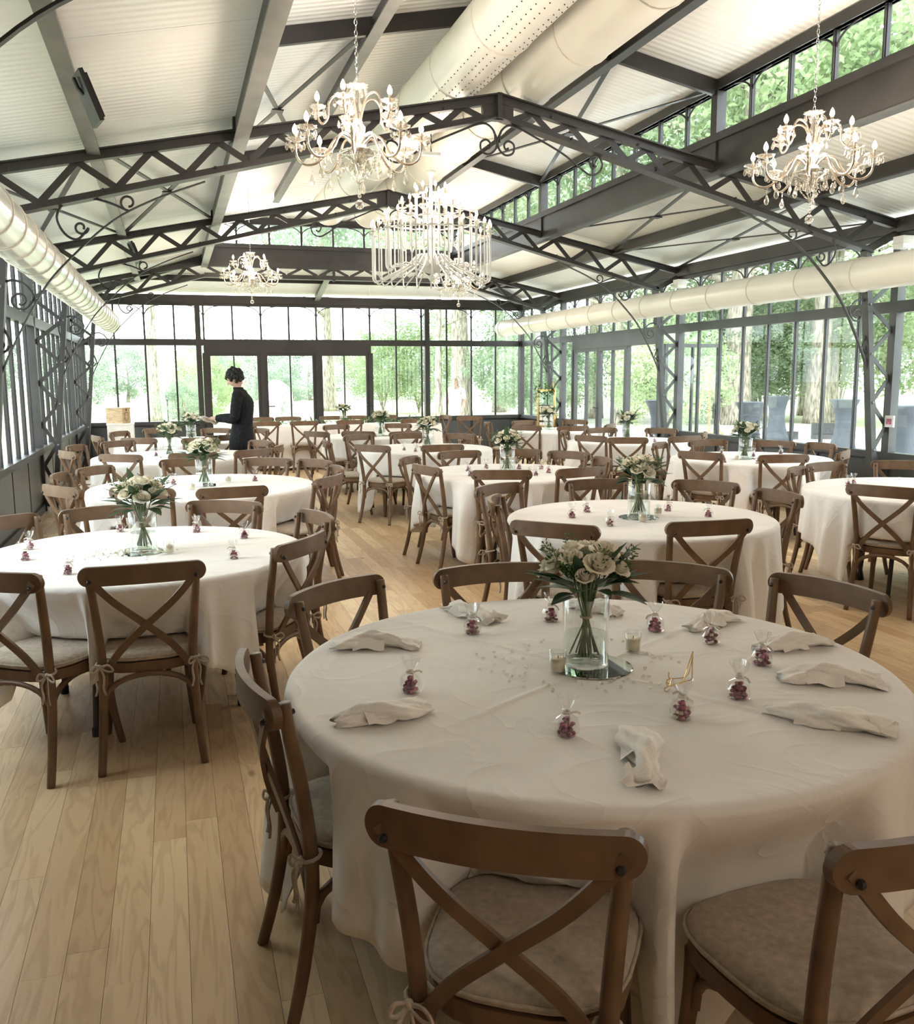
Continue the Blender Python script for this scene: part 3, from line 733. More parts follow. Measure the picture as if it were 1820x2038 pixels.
CH = [('A', .49, 1.35), ('A', 1.2, 1.1), ('A', .16, 2.27), ('A', .52, 3.18), ('A', 1.17, 3.30), ('A', 1.84, 3.10), ('A', 2.21, 2.63), ('A', 2.12, 1.78),
 ('B', -.15, 3.79), ('B', -.73, 3.85), ('B', .55, 4.19), ('B', .73, 4.92), ('B', .27, 5.6), ('B', -.42, 5.59), ('B', -.92, 5.33),
 ('D', .36, 6.33), ('D', -.24, 6.5), ('D', -.79, 6.82), ('D', -.89, 7.69), ('D', -.67, 8.21), ('D', 1.11, 6.79), ('D', .81, 8.51), ('D', .09, 8.73), ('D', 1.21, 8.18), ('D', 1.28, 7.47),
 ('E', -.53, 9.48), ('E', .17, 9.45), ('E', .78, 9.62), ('E', -1.08, 10.13), ('E', -1.08, 10.99), ('E', -.66, 11.55), ('E', .31, 11.7), ('E', .98, 10.96), ('E', 1.1, 10.18),
 ('L', -.44, 12.02), ('L', -.99, 12.74), ('L', -.76, 13.65), ('L', -.22, 14.27), ('L', .59, 13.94), ('L', .57, 12.19), ('L', 1.23, 13.54),
 ('H', 2.4, 12.3), ('H', 2.41, 14.14), ('H', 1.85, 12.5), ('H', 3.01, 12.04), ('H', 3.39, 14.11),
 ('G', 2.25, 11.58), ('G', 2.05, 9.76), ('G', 2.79, 9.5), ('G', 1.70, 10.69), ('G', 2.95, 11.61), ('G', 3.54, 11.25),
 ('F', 2.46, 6.73), ('F', 1.99, 7.33), ('F', 2.05, 8.14), ('F', 2.7, 8.63), ('F', 3.69, 8.15), ('F', 3.32, 8.60), ('F', 3.13, 6.68), ('F', 3.69, 7.4),
 ('M', 4.83, 13.91), ('M', 5.58, 14.18), ('M', 5.04, 12.72), ('M', 6.45, 14.05), ('M', 5.63, 12.32), ('M', 6.45, 12.71),
 ('I', 5.78, 11.71), ('I', 5.02, 11.3), ('I', 4.92, 10.26), ('I', 5.18, 9.77), ('I', 6.5, 11.27), ('I', 5.94, 9.73), ('I', 6.56, 10.29),
 ('J', 5.08, 8.87), ('J', 5.82, 9.06), ('J', 4.84, 7.66), ('J', 5.38, 7.1), ('J', 6.41, 8.65), ('J', 6.66, 8.16), ('J', 6.23, 7.3),
 ('K', 5.19, 6.32), ('K', 4.70, 6.06), ('K', 4.47, 4.86), ('K', 5.90, 6.22),
 ('C', 1.81, 4.19), ('C', 2.6, 3.99), ('C', 2.86, 5.86), ('C', 3.54, 5.51), ('C', 2.1, 5.83), ('C', 1.85, 5.19), ('C', 3.66, 4.85)]
HOURS = ['twelve', 'one', 'two', 'three', 'four', 'five', 'six', 'seven', 'eight', 'nine', 'ten', 'eleven']
chair0 = make_chair(); first_chair = [True]
def place_chair(bx, by, ang, label, group, z=0.):
    """bx, by: middle of the top rail; ang: the way the chair faces."""
    o = chair0 if first_chair[0] else copy_tree(chair0); first_chair[0] = False
    o.location = (bx+.30*math.cos(ang), by+.30*math.sin(ang), z); o.rotation_euler = (0, 0, ang-PI/2)
    return tag(o, label, 'chair', group)
ANG = {k: [] for k in TAB}; used = {k: set() for k in TAB}
for k, bx, by in CH:
    x, y, R = TAB[k][:3]; d = math.atan2(by-y, bx-x); ANG[k].append((d, math.hypot(bx-x, by-y)))
    vx, vy = x, y; view = math.atan2(vy, vx)                 # looking direction from the camera to this table
    h = round(((view-d) % (2*PI))/(2*PI)*12) % 12
    for st_ in (0, 1, -1, 2, -2, 3, -3):
        if (h+st_) % 12 not in used[k]: h = (h+st_) % 12; break
    used[k].add(h)
    look = 'seen from behind' if 4 <= h <= 8 and h != 4 else ('seen side-on' if h in (3, 9, 4) else 'facing the camera')
    face = d+PI+RN.uniform(-.12, .12)
    if k in 'AB': face = d+PI
    place_chair(bx, by, face, "brown cross-back chair %s, at %s o'clock of the %s" % (look, HOURS[h], TAB[k][5]), 'cross-back chairs at the '+TAB[k][5])
# head table chairs and a loose pair
for i, (x, y, a, lb) in enumerate([(1.55, 17.35, -90, 'leftmost on the window side'), (2.06, 17.38, -90, 'second from left on the window side'), (2.89, 17.35, -90, 'third from left on the window side'), (3.33, 17.35, -90, 'fourth from left on the window side'), (3.93, 17.4, -90, 'rightmost on the window side'),
                                   (1.48, 15.65, 90, 'leftmost on the hall side'), (2.12, 15.6, 90, 'second on the hall side'), (2.92, 15.62, 90, 'third on the hall side'), (4.05, 15.6, 90, 'rightmost on the hall side')]):
    place_chair(x, y, math.radians(a)+RN.uniform(-.1, .1), 'brown cross-back chair at the long head table, '+lb, 'chairs at the head table')
place_chair(5.0, 16.75, math.radians(190), 'brown cross-back chair beside the right end of the head table, farther of the pair', 'pair of chairs by the head table end')
place_chair(5.25, 16.1, math.radians(70), 'brown cross-back chair beside the right end of the head table, nearer of the pair', 'pair of chairs by the head table end')

# ---- tables and cloths
def make_table(R):
    T = bpy.data.objects.new('round_table', None); COL.objects.link(T)
    MB().lathe([(R-.03, .725), (R-.015, .73), (R-.012, .748), (R-.02, .754), (0.0001, .754)], 48).build('table_top', 'table_ply', T)
    for k in range(4):
        t = PI/4+k*PI/2; c, s_ = math.cos(t), math.sin(t)
        lg = MB().tube([(.42*c, .42*s_, .725), (.46*c, .46*s_, .35), (.49*c, .49*s_, .012)], .0165, 8).build('leg', 'steel', T)
        MB().tube([(.49*c, .49*s_, 0), (.49*c, .49*s_, .04)], .021, 8).build('rubber_foot', 'rubber', lg)
    for k in (0, 2):
        t0, t1 = PI/4+k*PI/2, PI/4+(k+1)*PI/2
        MB().tube([(.445*math.cos(t0), .445*math.sin(t0), .45), (.445*math.cos(t1), .445*math.sin(t1), .45)], .012, 6).build('crossbar', 'steel', T)
    return T
ZT = .765
def make_cloth(R, rot, hang, angs, seed, R_edge=.022):
    rn = random.Random(seed); N = 288; S = R+hang; rot = math.radians(rot)+PI/4*0
    ph = [rn.uniform(0, 2*PI) for _ in range(6)]; nrow = 16
    vs = []; fs = []
    rings = [0.0, .2, .4, .55, .7, .8, .88, .94, .98]
    def crease(x, y):
        z = 0
        for i, a in enumerate((rot+PI/4, rot-PI/4)):
            d = abs(-math.sin(a)*x+math.cos(a)*y); z += .0035*math.exp(-(d/.010)**2)
            d2 = abs(abs(-math.sin(a)*x+math.cos(a)*y)-.42); z += .0022*math.exp(-(d2/.010)**2)
        return z+.0008*math.sin(9*x+ph[0]+2*math.sin(5*y))*math.sin(7*y+ph[1])
    vs.append((0, 0, ZT))
    for r in rings[1:]:
        for k in range(N):
            t = 2*PI*k/N; x, y = R*r*math.cos(t), R*r*math.sin(t); vs.append((x, y, ZT+crease(x, y)))
    prof = []
    for k in range(N):
        t = 2*PI*k/N; q = t-rot-PI/4      # corners of the square lie at rot + k*90
        c, s_ = abs(math.cos(q)), abs(math.sin(q)); n_ = 6.
        h = S/((c**n_+s_**n_)**(1/n_))-R
        corner = max(0, abs(math.sin(2*q)))**4 if False else max(0., (h-hang)/(hang*.9))
        corner = min(1, corner)
        w = 0.; rin = R
        for a, dr in angs:
            d = abs((t-a+PI) % (2*PI)-PI); w_ = smoothstep((.31-d)/.06)
            if w_ > w: w = w_; rin = dr-.53; deep = rin < R-.16
        rin = max(rin, R-.13) if w > 0 else R
        if w > 0 and deep: w = w+10      # seat runs far under: the cloth ends on it
        cosn = corner*corner
        fold = .55*math.sin(14*t+ph[2])+.45*math.sin(23*t+ph[3])+.35*math.sin(37*t+ph[4])
        cf = math.cos(4*(q-PI/4)*2.2)*cosn
        prof.append((t, h, corner, w, fold, cf))
    for j in range(nrow+1):
        f = j/nrow
        for (t, h, corner, w, fold, cf) in prof:
            if j <= 3:
                b = (PI/2)*j/3; r = R-.006+R_edge*math.sin(b); z = ZT-R_edge*(1-math.cos(b)); s_ = 0
                r += .0
            else:
                s_ = (f-3/nrow)/(1-3/nrow)*(h-.03); z = ZT-R_edge-s_*.985
                g_ = min(1, s_/.30)
                r = R-.006+R_edge+s_*(.05+.07*corner)+(.024+.040*corner)*fold*g_+.045*cf*g_
                if w > 0:
                    dp = w > 10; ww = w-10 if dp else w
                    tgt = R+R_edge-.006-(R+R_edge-.006-rin)*smoothstep((ZT-z)/(ZT-.51))+.006*fold*g_
                    r = r+(tgt-r)*ww
                    zmin = .509*ww if dp else .03
                    if z < zmin: ex = min(zmin-z, .25); z = zmin+.006*(1+fold)*ww*min(1, ex/.1); r -= ex*.12*ww
                z = max(z, .03)
            vs.append((r*math.cos(t), r*math.sin(t), max(z, .012)))
    M_ = (N)
    fs += [(0, 1+k, 1+(k+1) % N) for k in range(N)]
    tot = len(rings)-1+nrow+1
    for i in range(tot-1):
        for k in range(N): fs.append((1+i*N+k, 1+(i+1)*N+k, 1+(i+1)*N+(k+1) % N, 1+i*N+(k+1) % N))
    return MB().add(vs, fs)
tabs = {}
for i, (k, (x, y, R, rot, hang, nm)) in enumerate(TAB.items()):
    key = round(R, 3)
    if key in tabs: t_ = copy_tree(tabs[key])
    else: t_ = make_table(R); tabs[key] = t_
    t_.location = (x, y, 0); t_.rotation_euler = (0, 0, .3*i)
    tag(t_, 'round folding banquet table with dark metal legs, the '+nm, 'table', 'round banquet tables')
    cl = make_cloth(R, rot, hang, ANG[k], 40+i).build('tablecloth', 'cloth', smooth=True, loc=(x, y, 0))
    sm = cl.modifiers.new('thickness', 'SOLIDIFY'); sm.thickness = .0015; sm.offset = 1
    tag(cl, 'white square cloth draped over the '+nm, 'tablecloth', 'white tablecloths')
# long head table
ht = thing('head_table', 'long narrow head table by the far glass doors', 'table', (2.95, 16.5, 0))
MB().box(-1.75, 1.75, -.38, .38, .725, .75).build('table_top', 'table_ply', ht)
for sx in (-1, 1):
    for sy in (-1, 1): MB().tube([(sx*1.6, sy*.3, 0), (sx*1.6, sy*.3, .725)], .018, 8).build('leg', 'steel', ht)
def head_cloth():
    N = 240; per = []; a, b, rc = 1.76, .39, .05
    L_ = 2*(2*a+2*b)
    for k in range(N):
        s_ = k/N*L_
        if s_ < 2*a: p = (-a+s_, -b, 0, -1)
        elif s_ < 2*a+2*b: p = (a, -b+s_-2*a, 1, 0)
        elif s_ < 4*a+2*b: p = (a-(s_-2*a-2*b), b, 0, 1)
        else: p = (-a, b-(s_-4*a-2*b), -1, 0)
        per.append(p+(s_,))
    vs = []; fs = []
    for j in range(11):
        for (x, y, nx, ny, s_) in per:
            if j == 0: vs.append((x*.9, y*.9, ZT))
            elif j == 1: vs.append((x, y, ZT))
            else:
                f = (j-1)/9; z = ZT-.72*f; o = .01+.035*f*(1+.8*math.sin(s_*11)+.5*math.sin(s_*19+1)); vs.append((x+nx*o, y+ny*o, z))
    for j in range(10):
        for k in range(N): fs.append((j*N+k, (j+1)*N+k, (j+1)*N+(k+1) % N, j*N+(k+1) % N))
    fs.append(tuple(range(N)))
    return MB().add(vs, fs)
hc = head_cloth().build('tablecloth', 'cloth', loc=(2.95, 16.5, 0), smooth=True); tag(hc, 'long white cloth over the head table', 'tablecloth', 'white tablecloths')
# ================================================================== ON THE TABLES
def vtx_rot(d):
    """Matrix whose z axis is d."""
    return Vector(d).to_track_quat('Z', 'Y').to_matrix()
def rose_mesh(r=.026, open_=1.):
    mb = MB()
    for layer, (n, rr, h, tilt) in enumerate(((3, .35, 1.15, .05), (4, .6, 1.1, .25), (5, .85, .98, .55), (6, 1.0, .75, .95))):
        for k in range(n):
            a = 2*PI*(k/n)+layer*.7
            def fn(u, v, a=a, rr=rr, h=h, tilt=tilt, n=n):
                w = (u-.5)*2; half = PI/n*1.45; t = a+w*half
                rad = r*rr*(.35+.65*v**.6)*(1+tilt*.45*v*v*open_); z = r*h*1.25*v*(1-.22*w*w*v)-.3*r*tilt*v**3
                return (rad*math.cos(t), rad*math.sin(t), z)
            mb.grid(fn, 5, 5)
    mb.ball((0, 0, .42*r), r*.52, 10, 7)
    return mb
def leaf_mb(L, W, bend, fold=.25):
    def fn(u, v):
        w = (u-.5)*2; prof = math.sin(PI*min(1, v**.8))**.8 if 0 < v < 1 else 0.02
        a = bend*v; x = w*W/2*prof; f = abs(x)*fold
        return (x, L*v*math.cos(a*.6), L*v*math.sin(a*.6)*-1+f+.0)
    return MB().grid(fn, 5, 7)
ROSE = rose_mesh(.029).mesh('rose', 'rose', True); ROSE2 = rose_mesh(.023, .5).mesh('rosebud', 'rose', True)
LEAVES = [leaf_mb(.13, .036, .22).mesh('leaf', 'leaf', True), leaf_mb(.10, .046, .40).mesh('leaf', 'leaf', True), leaf_mb(.075, .042, .12).mesh('leaf', 'leaf', True)]
def sprig_mesh(L=.12, n=26, seed=3):
    rn = random.Random(seed); mb = MB(); mb.tube([(0, 0, 0), (.004, .0, L*.5), (.012, .004, L)], .0012, 4)
    for i in range(n):
        z = L*(.25+.75*i/n); t = rn.uniform(0, 2*PI); q = rn.uniform(.012, .028)*(1.2-.6*i/n)
        c = Vector((q*math.cos(t), q*math.sin(t), z+q*.5)); a = vtx_rot((math.cos(t), math.sin(t), .6))
        mb.ball(c, .0065, 5, 3, sx=.55, sy=.3, sz=1, rot=a)
    return mb.mesh('sprig', 'leaf2', True)
SPRIG = [sprig_mesh(seed=s) for s in (3, 4)]
def bouquet_points(rn, n, rad, zc):
    out = []
    for i in range(n):
        f = (i+.5)/n; th = math.acos(1-f*.85); ph = i*2.39996+rn.uniform(-.2, .2)
        out.append(Vector((rad*math.sin(th)*math.cos(ph), rad*math.sin(th)*math.sin(ph), zc+rad*.85*math.cos(th))))
    return out
ZN = .135    # height of the tie above the vase foot
def stems_mb(rn, n=22):
    mb = MB()
    for i in range(n):
        t = 2*PI*i/n+rn.uniform(-.2, .2); q = rn.uniform(.2, 1)
        b = (.048*q*math.cos(t+2.4), .048*q*math.sin(t+2.4), .018); m_ = (.011*q*math.cos(t+.6), .011*q*math.sin(t+.6), ZN); e = (.05*q*math.cos(t), .05*q*math.sin(t), .25)
        mb.tube([b, m_, e], .0027, 5)
    return mb
def make_bouquet(seed, label, loc, rz, detail=True):
    rn = random.Random(seed); B = thing('bouquet', label, 'bouquet', loc, rz, 'white rose bouquets')
    stems_mb(rn).build('stems', 'stem', B, smooth=True)
    MB().tube([(.0155*math.cos(t), .0155*math.sin(t), ZN) for t in [2*PI*k/12 for k in range(12)]], .004, 5, closed=True).build('twine_tie', 'twine', B)
    zc = .245
    roses = bouquet_points(rn, 15, .102, zc); items = []
    for i, p in enumerate(roses):
        d = (p-Vector((0, 0, zc-.10))).normalized(); items.append(('rose', ROSE if i % 3 else ROSE2, p, d, rn.uniform(.9, 1.2)))
    lv = []
    for i in range(40):
        ph = i*2.39996+rn.uniform(-.3, .3); el = rn.uniform(-.10, 1.1)
        base = Vector((.055*math.cos(ph), .055*math.sin(ph), zc-.04+.055*max(0, el)))
        d = Vector((math.cos(ph)*math.cos(el), math.sin(ph)*math.cos(el), math.sin(el)))
        lv.append((LEAVES[i % 3], base, d, rn.uniform(.95, 1.4)))
    sp = []
    for i in range(9):
        ph = i*2.4+1; el = rn.uniform(.5, 1.2)
        sp.append((SPRIG[i % 2], Vector((.06*math.cos(ph), .06*math.sin(ph), zc+.01)), Vector((math.cos(ph)*math.cos(el), math.sin(ph)*math.cos(el), math.sin(el)))))
    def leaf_rot(d): return Vector(d).to_track_quat('Y', 'Z')
    def place(o, q): o.rotation_mode = 'QUATERNION'; o.rotation_quaternion = q
    if detail:
        for nm, me, p, d, s_ in items:
            o = put(nm, me, B, loc=p, scale=s_); place(o, d.to_track_quat('Z', 'Y'))
        for me, p, d, s_ in lv:
            o = put('leaf', me, B, loc=p, scale=s_); place(o, leaf_rot(d))
        for me, p, d in sp:
            o = put('sprig', me, B, loc=p); place(o, d.to_track_quat('Z', 'Y'))
    else:
        def merged(name, lst, m):
            mb = MB()
            for me, p, q, s_ in lst:
                R_ = q.to_matrix(); mb.add([Vector(p)+R_ @ (Vector(v.co)*s_) for v in me.vertices], [tuple(f.vertices) for f in me.polygons])
            mb.build(name, m, B, smooth=True, kind='stuff')
        merged('roses', [(me, p, d.to_track_quat('Z', 'Y'), s_) for _, me, p, d, s_ in items], 'rose')
        merged('foliage', [(me, p, leaf_rot(d), s_) for me, p, d, s_ in lv], 'leaf')
        merged('sprigs', [(me, p, d.to_track_quat('Z', 'Y'), 1) for me, p, d in sp], 'leaf2')
    return B
def vase_parts():
    V = bpy.data.objects.new('vase', None); COL.objects.link(V)
    r = .068
    MB().lathe([(0.0001, 0), (r-.004, 0), (r, .004), (r, .205), (r-.0015, .207), (r-.003, .205), (r-.003, .012), (0.0001, .012)], 32).build('glass_cylinder', 'clear', V, smooth=True)
    MB().lathe([(0.0001, .013), (r-.0035, .013), (r-.0035, .095), (0.0001, .095)], 32).build('water', 'water', V)
    return V
def votive_parts():
    V = bpy.data.objects.new('candle_glass', None); COL.objects.link(V)
    MB().lathe([(0.0001, 0), (.022, 0), (.0245, .004), (.0265, .066), (.0255, .0665), (.0245, .064), (.023, .009), (0.0001, .009)], 20).build('glass_cup', 'clear', V, smooth=True)
    w = MB().lathe([(0.0001, .0095), (.0225, .0095), (.0238, .044), (0.0001, .0435)], 20).build('wax', 'wax', V, smooth=True)
    MB().tube([(0, 0, .043), (.001, 0, .052)], .0012, 5).build('wick', 'black_plastic', w)
    return V
vase0 = vase_parts(); votive0 = votive_parts(); fv = [True, True]
def place_vase(x, y, nm, z=ZT+.006):
    o = vase0 if fv[0] else copy_tree(vase0); fv[0] = False; o.location = (x, y, z)
    tag(o, 'clear glass cylinder vase with water on the '+nm, 'vase', 'glass vases')
def place_votive(x, y, lb, z=ZT+.001):
    o = votive0 if fv[1] else copy_tree(votive0); fv[1] = False; o.location = (x, y, z)
    tag(o, 'cream candle in a small glass, '+lb, 'candle', 'candle glasses')
# favour bags of sugared almonds
def favour_parts(seed):
    rn = random.Random(seed); Fv = bpy.data.objects.new('favour_bag', None); COL.objects.link(Fv)
    c = MB()
    for i in range(30):
        lay = i//9; ph = i*2.4+rn.uniform(-.3, .3); q = (.017*(1-.12*lay))*math.sqrt(((i % 9)+.4)/9)
        p = (q*math.cos(ph), q*math.sin(ph), .006+.0095*lay+rn.uniform(-.001, .001)); c.cur = rn.choice((0, 0, 0, 1, 1, 2))
        c.ball(p, .0068, 6, 4, sx=1, sy=.8, sz=.62, rot=vtx_rot((rn.uniform(-1, 1), rn.uniform(-1, 1), rn.uniform(-.3, 1))))
    c.build('sugared_almonds', ['burgundy', 'pink', 'creamc'], Fv, smooth=True, kind='stuff')
    wob = lambda t, i: 1+.10*math.sin(3*t+i+seed)+(.22*math.sin(7*t+seed)*max(0, i-5)/4)
    MB().lathe([(.019, .0005), (.0235, .004), (.0250, .022), (.021, .038), (.010, .046), (.0055, .049), (.0085, .055), (.017, .070), (.021, .084)], 18, wob=wob, cap=False).build('cellophane', 'film', Fv)
    rb = MB().tube([(.0075*math.cos(t), .0075*math.sin(t), .049) for t in [2*PI*k/10 for k in range(10)]], .003, 5, closed=True)
    rb.tube(catmull([(0, -.008, .049), (.010, -.016, .052), (.020, -.018, .046)], 4), .003, 4, flat=.35).tube(catmull([(0, -.008, .049), (-.008, -.017, .044), (-.012, -.021, .034)], 4), .003, 4, flat=.35)
    rb.build('ribbon', 'ribbon', Fv)
    return Fv
fav0 = [favour_parts(s) for s in (1, 2, 3)]; ffl = [True]*3; nf = [0]
def place_favour(x, y, label, s_=1.):
    i = nf[0] % 3; nf[0] += 1
    o = fav0[i] if ffl[i] else copy_tree(fav0[i]); ffl[i] = False
    o.location = (x, y, ZT+.002); o.rotation_euler = (0, 0, RN.uniform(0, 6.28)); o.scale = (s_,)*3
    tag(o, label, 'favour bag', 'favour bags')
FAV = [('A', .92, 2.8), ('A', 1.23, 2.86), ('A', 1.51, 2.63), ('A', 1.61, 2.45), ('A', 1.63, 2.21), ('A', 1.4, 1.99), ('A', 1.18, 1.91), ('A', .86, 1.9), ('A', .58, 2.31),
 ('B', -.73, 4.96), ('B', -.71, 4.66), ('B', -.48, 4.25), ('B', -.32, 5.37), ('B', .09, 5.21), ('B', .33, 4.92), ('B', .24, 4.37),
 ('C', 2.46, 5.16), ('C', 2.27, 4.97), ('C', 2.35, 4.63), ('C', 2.96, 5.03), ('C', 3.06, 4.73), ('D', -.03, 7.66), ('D', .62, 7.68), ('E', -.21, 10.58), ('E', -.06, 10.07),
 ('F', 2.53, 7.81), ('F', 2.42, 7.41), ('F', 2.76, 7.97), ('F', 3.03, 7.82), ('F', 2.95, 7.21), ('F', 3.22, 7.74), ('F', 3.15, 7.4), ('G', 2.55, 10.29), ('G', 2.62, 10.03),
 ('J', 5.13, 7.68), ('J', 5.79, 8.15), ('J', 5.37, 7.48), ('J', 5.62, 8.48), ('J', 6.24, 8.3), ('I', 5.76, 10.44), ('I', 5.90, 10.40), ('H', 2.75, 12.78), ('H', 2.61, 12.41), ('K', 5.0, 5.75), ('K', 4.9, 5.69)]
used = {k: set() for k in TAB}
for k, x, y in FAV:
    cx, cyy = TAB[k][:2]; d = math.atan2(y-cyy, x-cx); view = math.atan2(cyy, cx)
    h = round(((view-d) % (2*PI))/(2*PI)*12) % 12
    for st_ in (0, 1, -1, 2, -2, 3, -3, 4):
        if (h+st_) % 12 not in used[k]: h = (h+st_) % 12; break
    used[k].add(h)
    place_favour(x, y, "ribboned bag of sugared almonds, at %s o'clock on the %s" % (HOURS[h], TAB[k][5]), 1.2 if k == 'A' else 1.1)
# centrepieces
CPO = dict(A=(1.133, 2.374), B=(-.175, 4.70), C=(2.66, 4.86), D=(.21, 7.50), E=(-.06, 10.4), L=(.22, 13.2), F=(2.84, 7.62), G=(2.95, 10.7), H=(2.87, 13.0), K=(5.35, 5.30), J=(5.55, 7.95), I=(5.80, 10.95), M=(5.74, 13.5))
for i, (k, (x, y)) in enumerate(CPO.items()):
    nm = TAB[k][5]
    mi = MB().lathe([(0.0001, 0), (.118, 0), (.12, .002), (.118, .004), (0.0001, .004)], 40).build('mirror_plate', 'mirror', loc=(x+.012*(k == 'A')-.02*(k == 'B'), y-.02*(k == 'A'), ZT+.002))
    tag(mi, 'round mirror plate under the vase on the '+nm, 'mirror', 'round mirror plates')
    if k == 'K': continue
    place_vase(x, y, nm, ZT+.0065)
    make_bouquet(70+i, 'bouquet of cream roses and eucalyptus on the '+nm, (x, y, ZT+.016), {'A': .4, 'B': 2.6}.get(k, i*1.3), k in 'ABC')
make_bouquet(99, 'bouquet of white flowers on the long head table', (2.95, 16.45, ZT+.016), 0, False); place_vase(2.95, 16.45, 'long head table', ZT+.002)
for x, y, lb in [(1.028, 2.336, 'left of the vase on the nearest round table'), (1.331, 2.449, 'right of the vase on the nearest round table'), (-.055, 4.60, 'right of the vase on the first left-row table'),
                 (2.60, 4.70, 'in front of the vase on the first centre-row table'), (2.825, 4.918, 'right of the vase on the first centre-row table'), (.107, 7.24, 'left of the vase on the second left-row table'), (.405, 7.682, 'right of the vase on the second left-row table'),
                 (5.40, 7.86, 'left of the vase on the second right-row table'), (2.99, 7.48, 'right of the vase on the second centre-row table'), (2.78, 10.55, 'left of the vase on the third centre-row table')]:
    place_votive(x, y, lb)
# napkins on the nearest table
def napkin_mb(L, seed):
    rn = random.Random(seed); p = [rn.uniform(0, 6.28) for _ in range(8)]; k1 = rn.choice((2, 3)); tw = rn.uniform(-1.2, 1.2)
    def fn(u, v):
        t = 2*PI*u; s_ = v-.5; y = s_*L
        w = .036*(1-.45*abs(2*s_)**3)+.010*math.sin(5*s_+p[0])+.016*smoothstep((abs(s_)-.30)/.2)*(1 if s_*(1 if rn else 1) > 0 else .5)
        hgt = .021*(1-.65*abs(2*s_)**2)+.004
        f = 1+.22*math.sin(k1*t+9*s_+p[1]+tw*s_)+.10*math.sin(5*t-13*s_+p[2])+.06*math.sin(9*t+21*s_+p[3])
        x = w*math.cos(t)*f+.012*math.sin(4*s_+p[4]); z = hgt*math.sin(t)*f
        z = max(z+hgt*.9, .0015+.001*math.sin(8*t))
        yy = y+.012*math.sin(3*t+p[5])*abs(2*s_)**2
        return (x, yy, z)
    mb = MB().grid(fn, 44, 30, wrap=True)
    N = 44
    mb.f.append(tuple(reversed(range(N)))); mb.mi.append(0); mb.f.append(tuple(29*N+k for k in range(N))); mb.mi.append(0)
    # loose folded corner
    def fc(u, v):
        a = (u-.5)*2; y = L*(.34+.22*v); return (a*(.030+.022*v)+.008*math.sin(6*v+p[6]), y, .026-.016*v+.006*math.sin(5*a+p[7])+.004*math.sin(11*a))
    mb.grid(fc, 9, 6)
    def fd(u, v):
        a = (u-.5)*2; return (.018+.03*v, L*(-.25+.38*u), .034-.026*v+.005*math.sin(7*u+p[2]))
    mb.grid(fd, 8, 5)
    return mb
NAP = [((.451, 2.789), (.699, 2.706), 'rolled on the far left by the empty chair'), ((.35, 2.119), (.581, 2.168), 'crumpled on the left by the side-on chair'), ((1.035, 1.85), (.90, 1.60), 'twisted at the very front edge'), ((1.40, 1.87), (1.60, 1.67), 'loosely bunched at the front right'),
       ((1.60, 2.08), (1.82, 1.95), 'smoothly rolled on the right edge'), ((1.70, 2.327), (1.95, 2.337), 'rolled beside the tall bag on the right'), ((1.62, 2.60), (1.84, 2.68), 'puffed at the far right edge'), ((.93, 3.13), (1.03, 2.90), 'crumpled at the far left edge'), ((1.40, 3.02), (1.46, 2.84), 'half hidden behind the bouquet')]
for i, (a, b, lb) in enumerate(NAP):
    a, b = Vector(a), Vector(b); d = b-a; L_ = max(d.length, .2)
    o = napkin_mb(L_, 5+i*3).build('napkin', 'napkin', loc=((a.x+b.x)/2, (a.y+b.y)/2, ZT+.002), rot=(0, 0, math.atan2(d.y, d.x)-PI/2), smooth=True)
    tag(o, 'cream cotton napkin %s of the nearest table' % lb, 'napkin', 'cream napkins')
# glass beads
BEADS = [(.85, 2.57), (.86, 2.53), (.91, 2.57), (.9, 2.53), (.88, 2.46), (.92, 2.5), (.92, 2.46), (.97, 2.56), (.95, 2.47), (.98, 2.49), (.96, 2.41), (.98, 2.42), (.85, 2.39), (.88, 2.39), (.88, 2.36), (.9, 2.36), (.91, 2.33), (.93, 2.35), (.91, 2.29), (.88, 2.24), (1.03, 2.56), (1.05, 2.60), (1.09, 2.62), (1.11, 2.64), (1.03, 2.62), (1.05, 2.27), (1.04, 2.24), (1.05, 2.21), (1.07, 2.18), (1.1, 2.2), (1.13, 2.21), (1.15, 2.22), (1.17, 2.2), (1.19, 2.22), (1.08, 2.14), (1.14, 2.16), (1.19, 2.18), (1.24, 2.22), (1.26, 2.22), (1.24, 2.17), (1.21, 2.13), (1.36, 2.41), (1.37, 2.39), (1.36, 2.37), (1.38, 2.37), (1.37, 2.35), (1.4, 2.37), (1.33, 2.33), (1.41, 2.35), (1.4, 2.3), (1.28, 2.28), (1.25, 2.15), (.95, 2.23), (.96, 2.26), (.95, 2.2), (.82, 2.43), (.86, 2.3), (.89, 2.33), (1.35, 2.55), (1.32, 2.58)]
bead = MB().lathe([(0.0001, 0), (.0038, .0008), (.0058, .0035), (.0045, .0055), (.0026, .0072), (0.0001, .0074)], 8).mesh('glass_bead', 'crystal', True)
for x, y in BEADS: tag(put('glass_bead', bead, loc=(x+RN.uniform(-.006, .006), y+RN.uniform(-.006, .006), ZT+.0025)), 'clear cut-glass bead scattered around the vase on the nearest round table', 'bead', 'glass beads on the nearest table')
for i in range(34):
    x, y = -.42+RN.gauss(0, .07)+.3*(i % 5 == 0), 4.66+RN.gauss(0, .09)
    tag(put('glass_bead', bead, loc=(x, y, ZT+.0025)), 'clear cut-glass bead scattered beside the mirror on the first left-row table', 'bead', 'glass beads on the first left-row table')
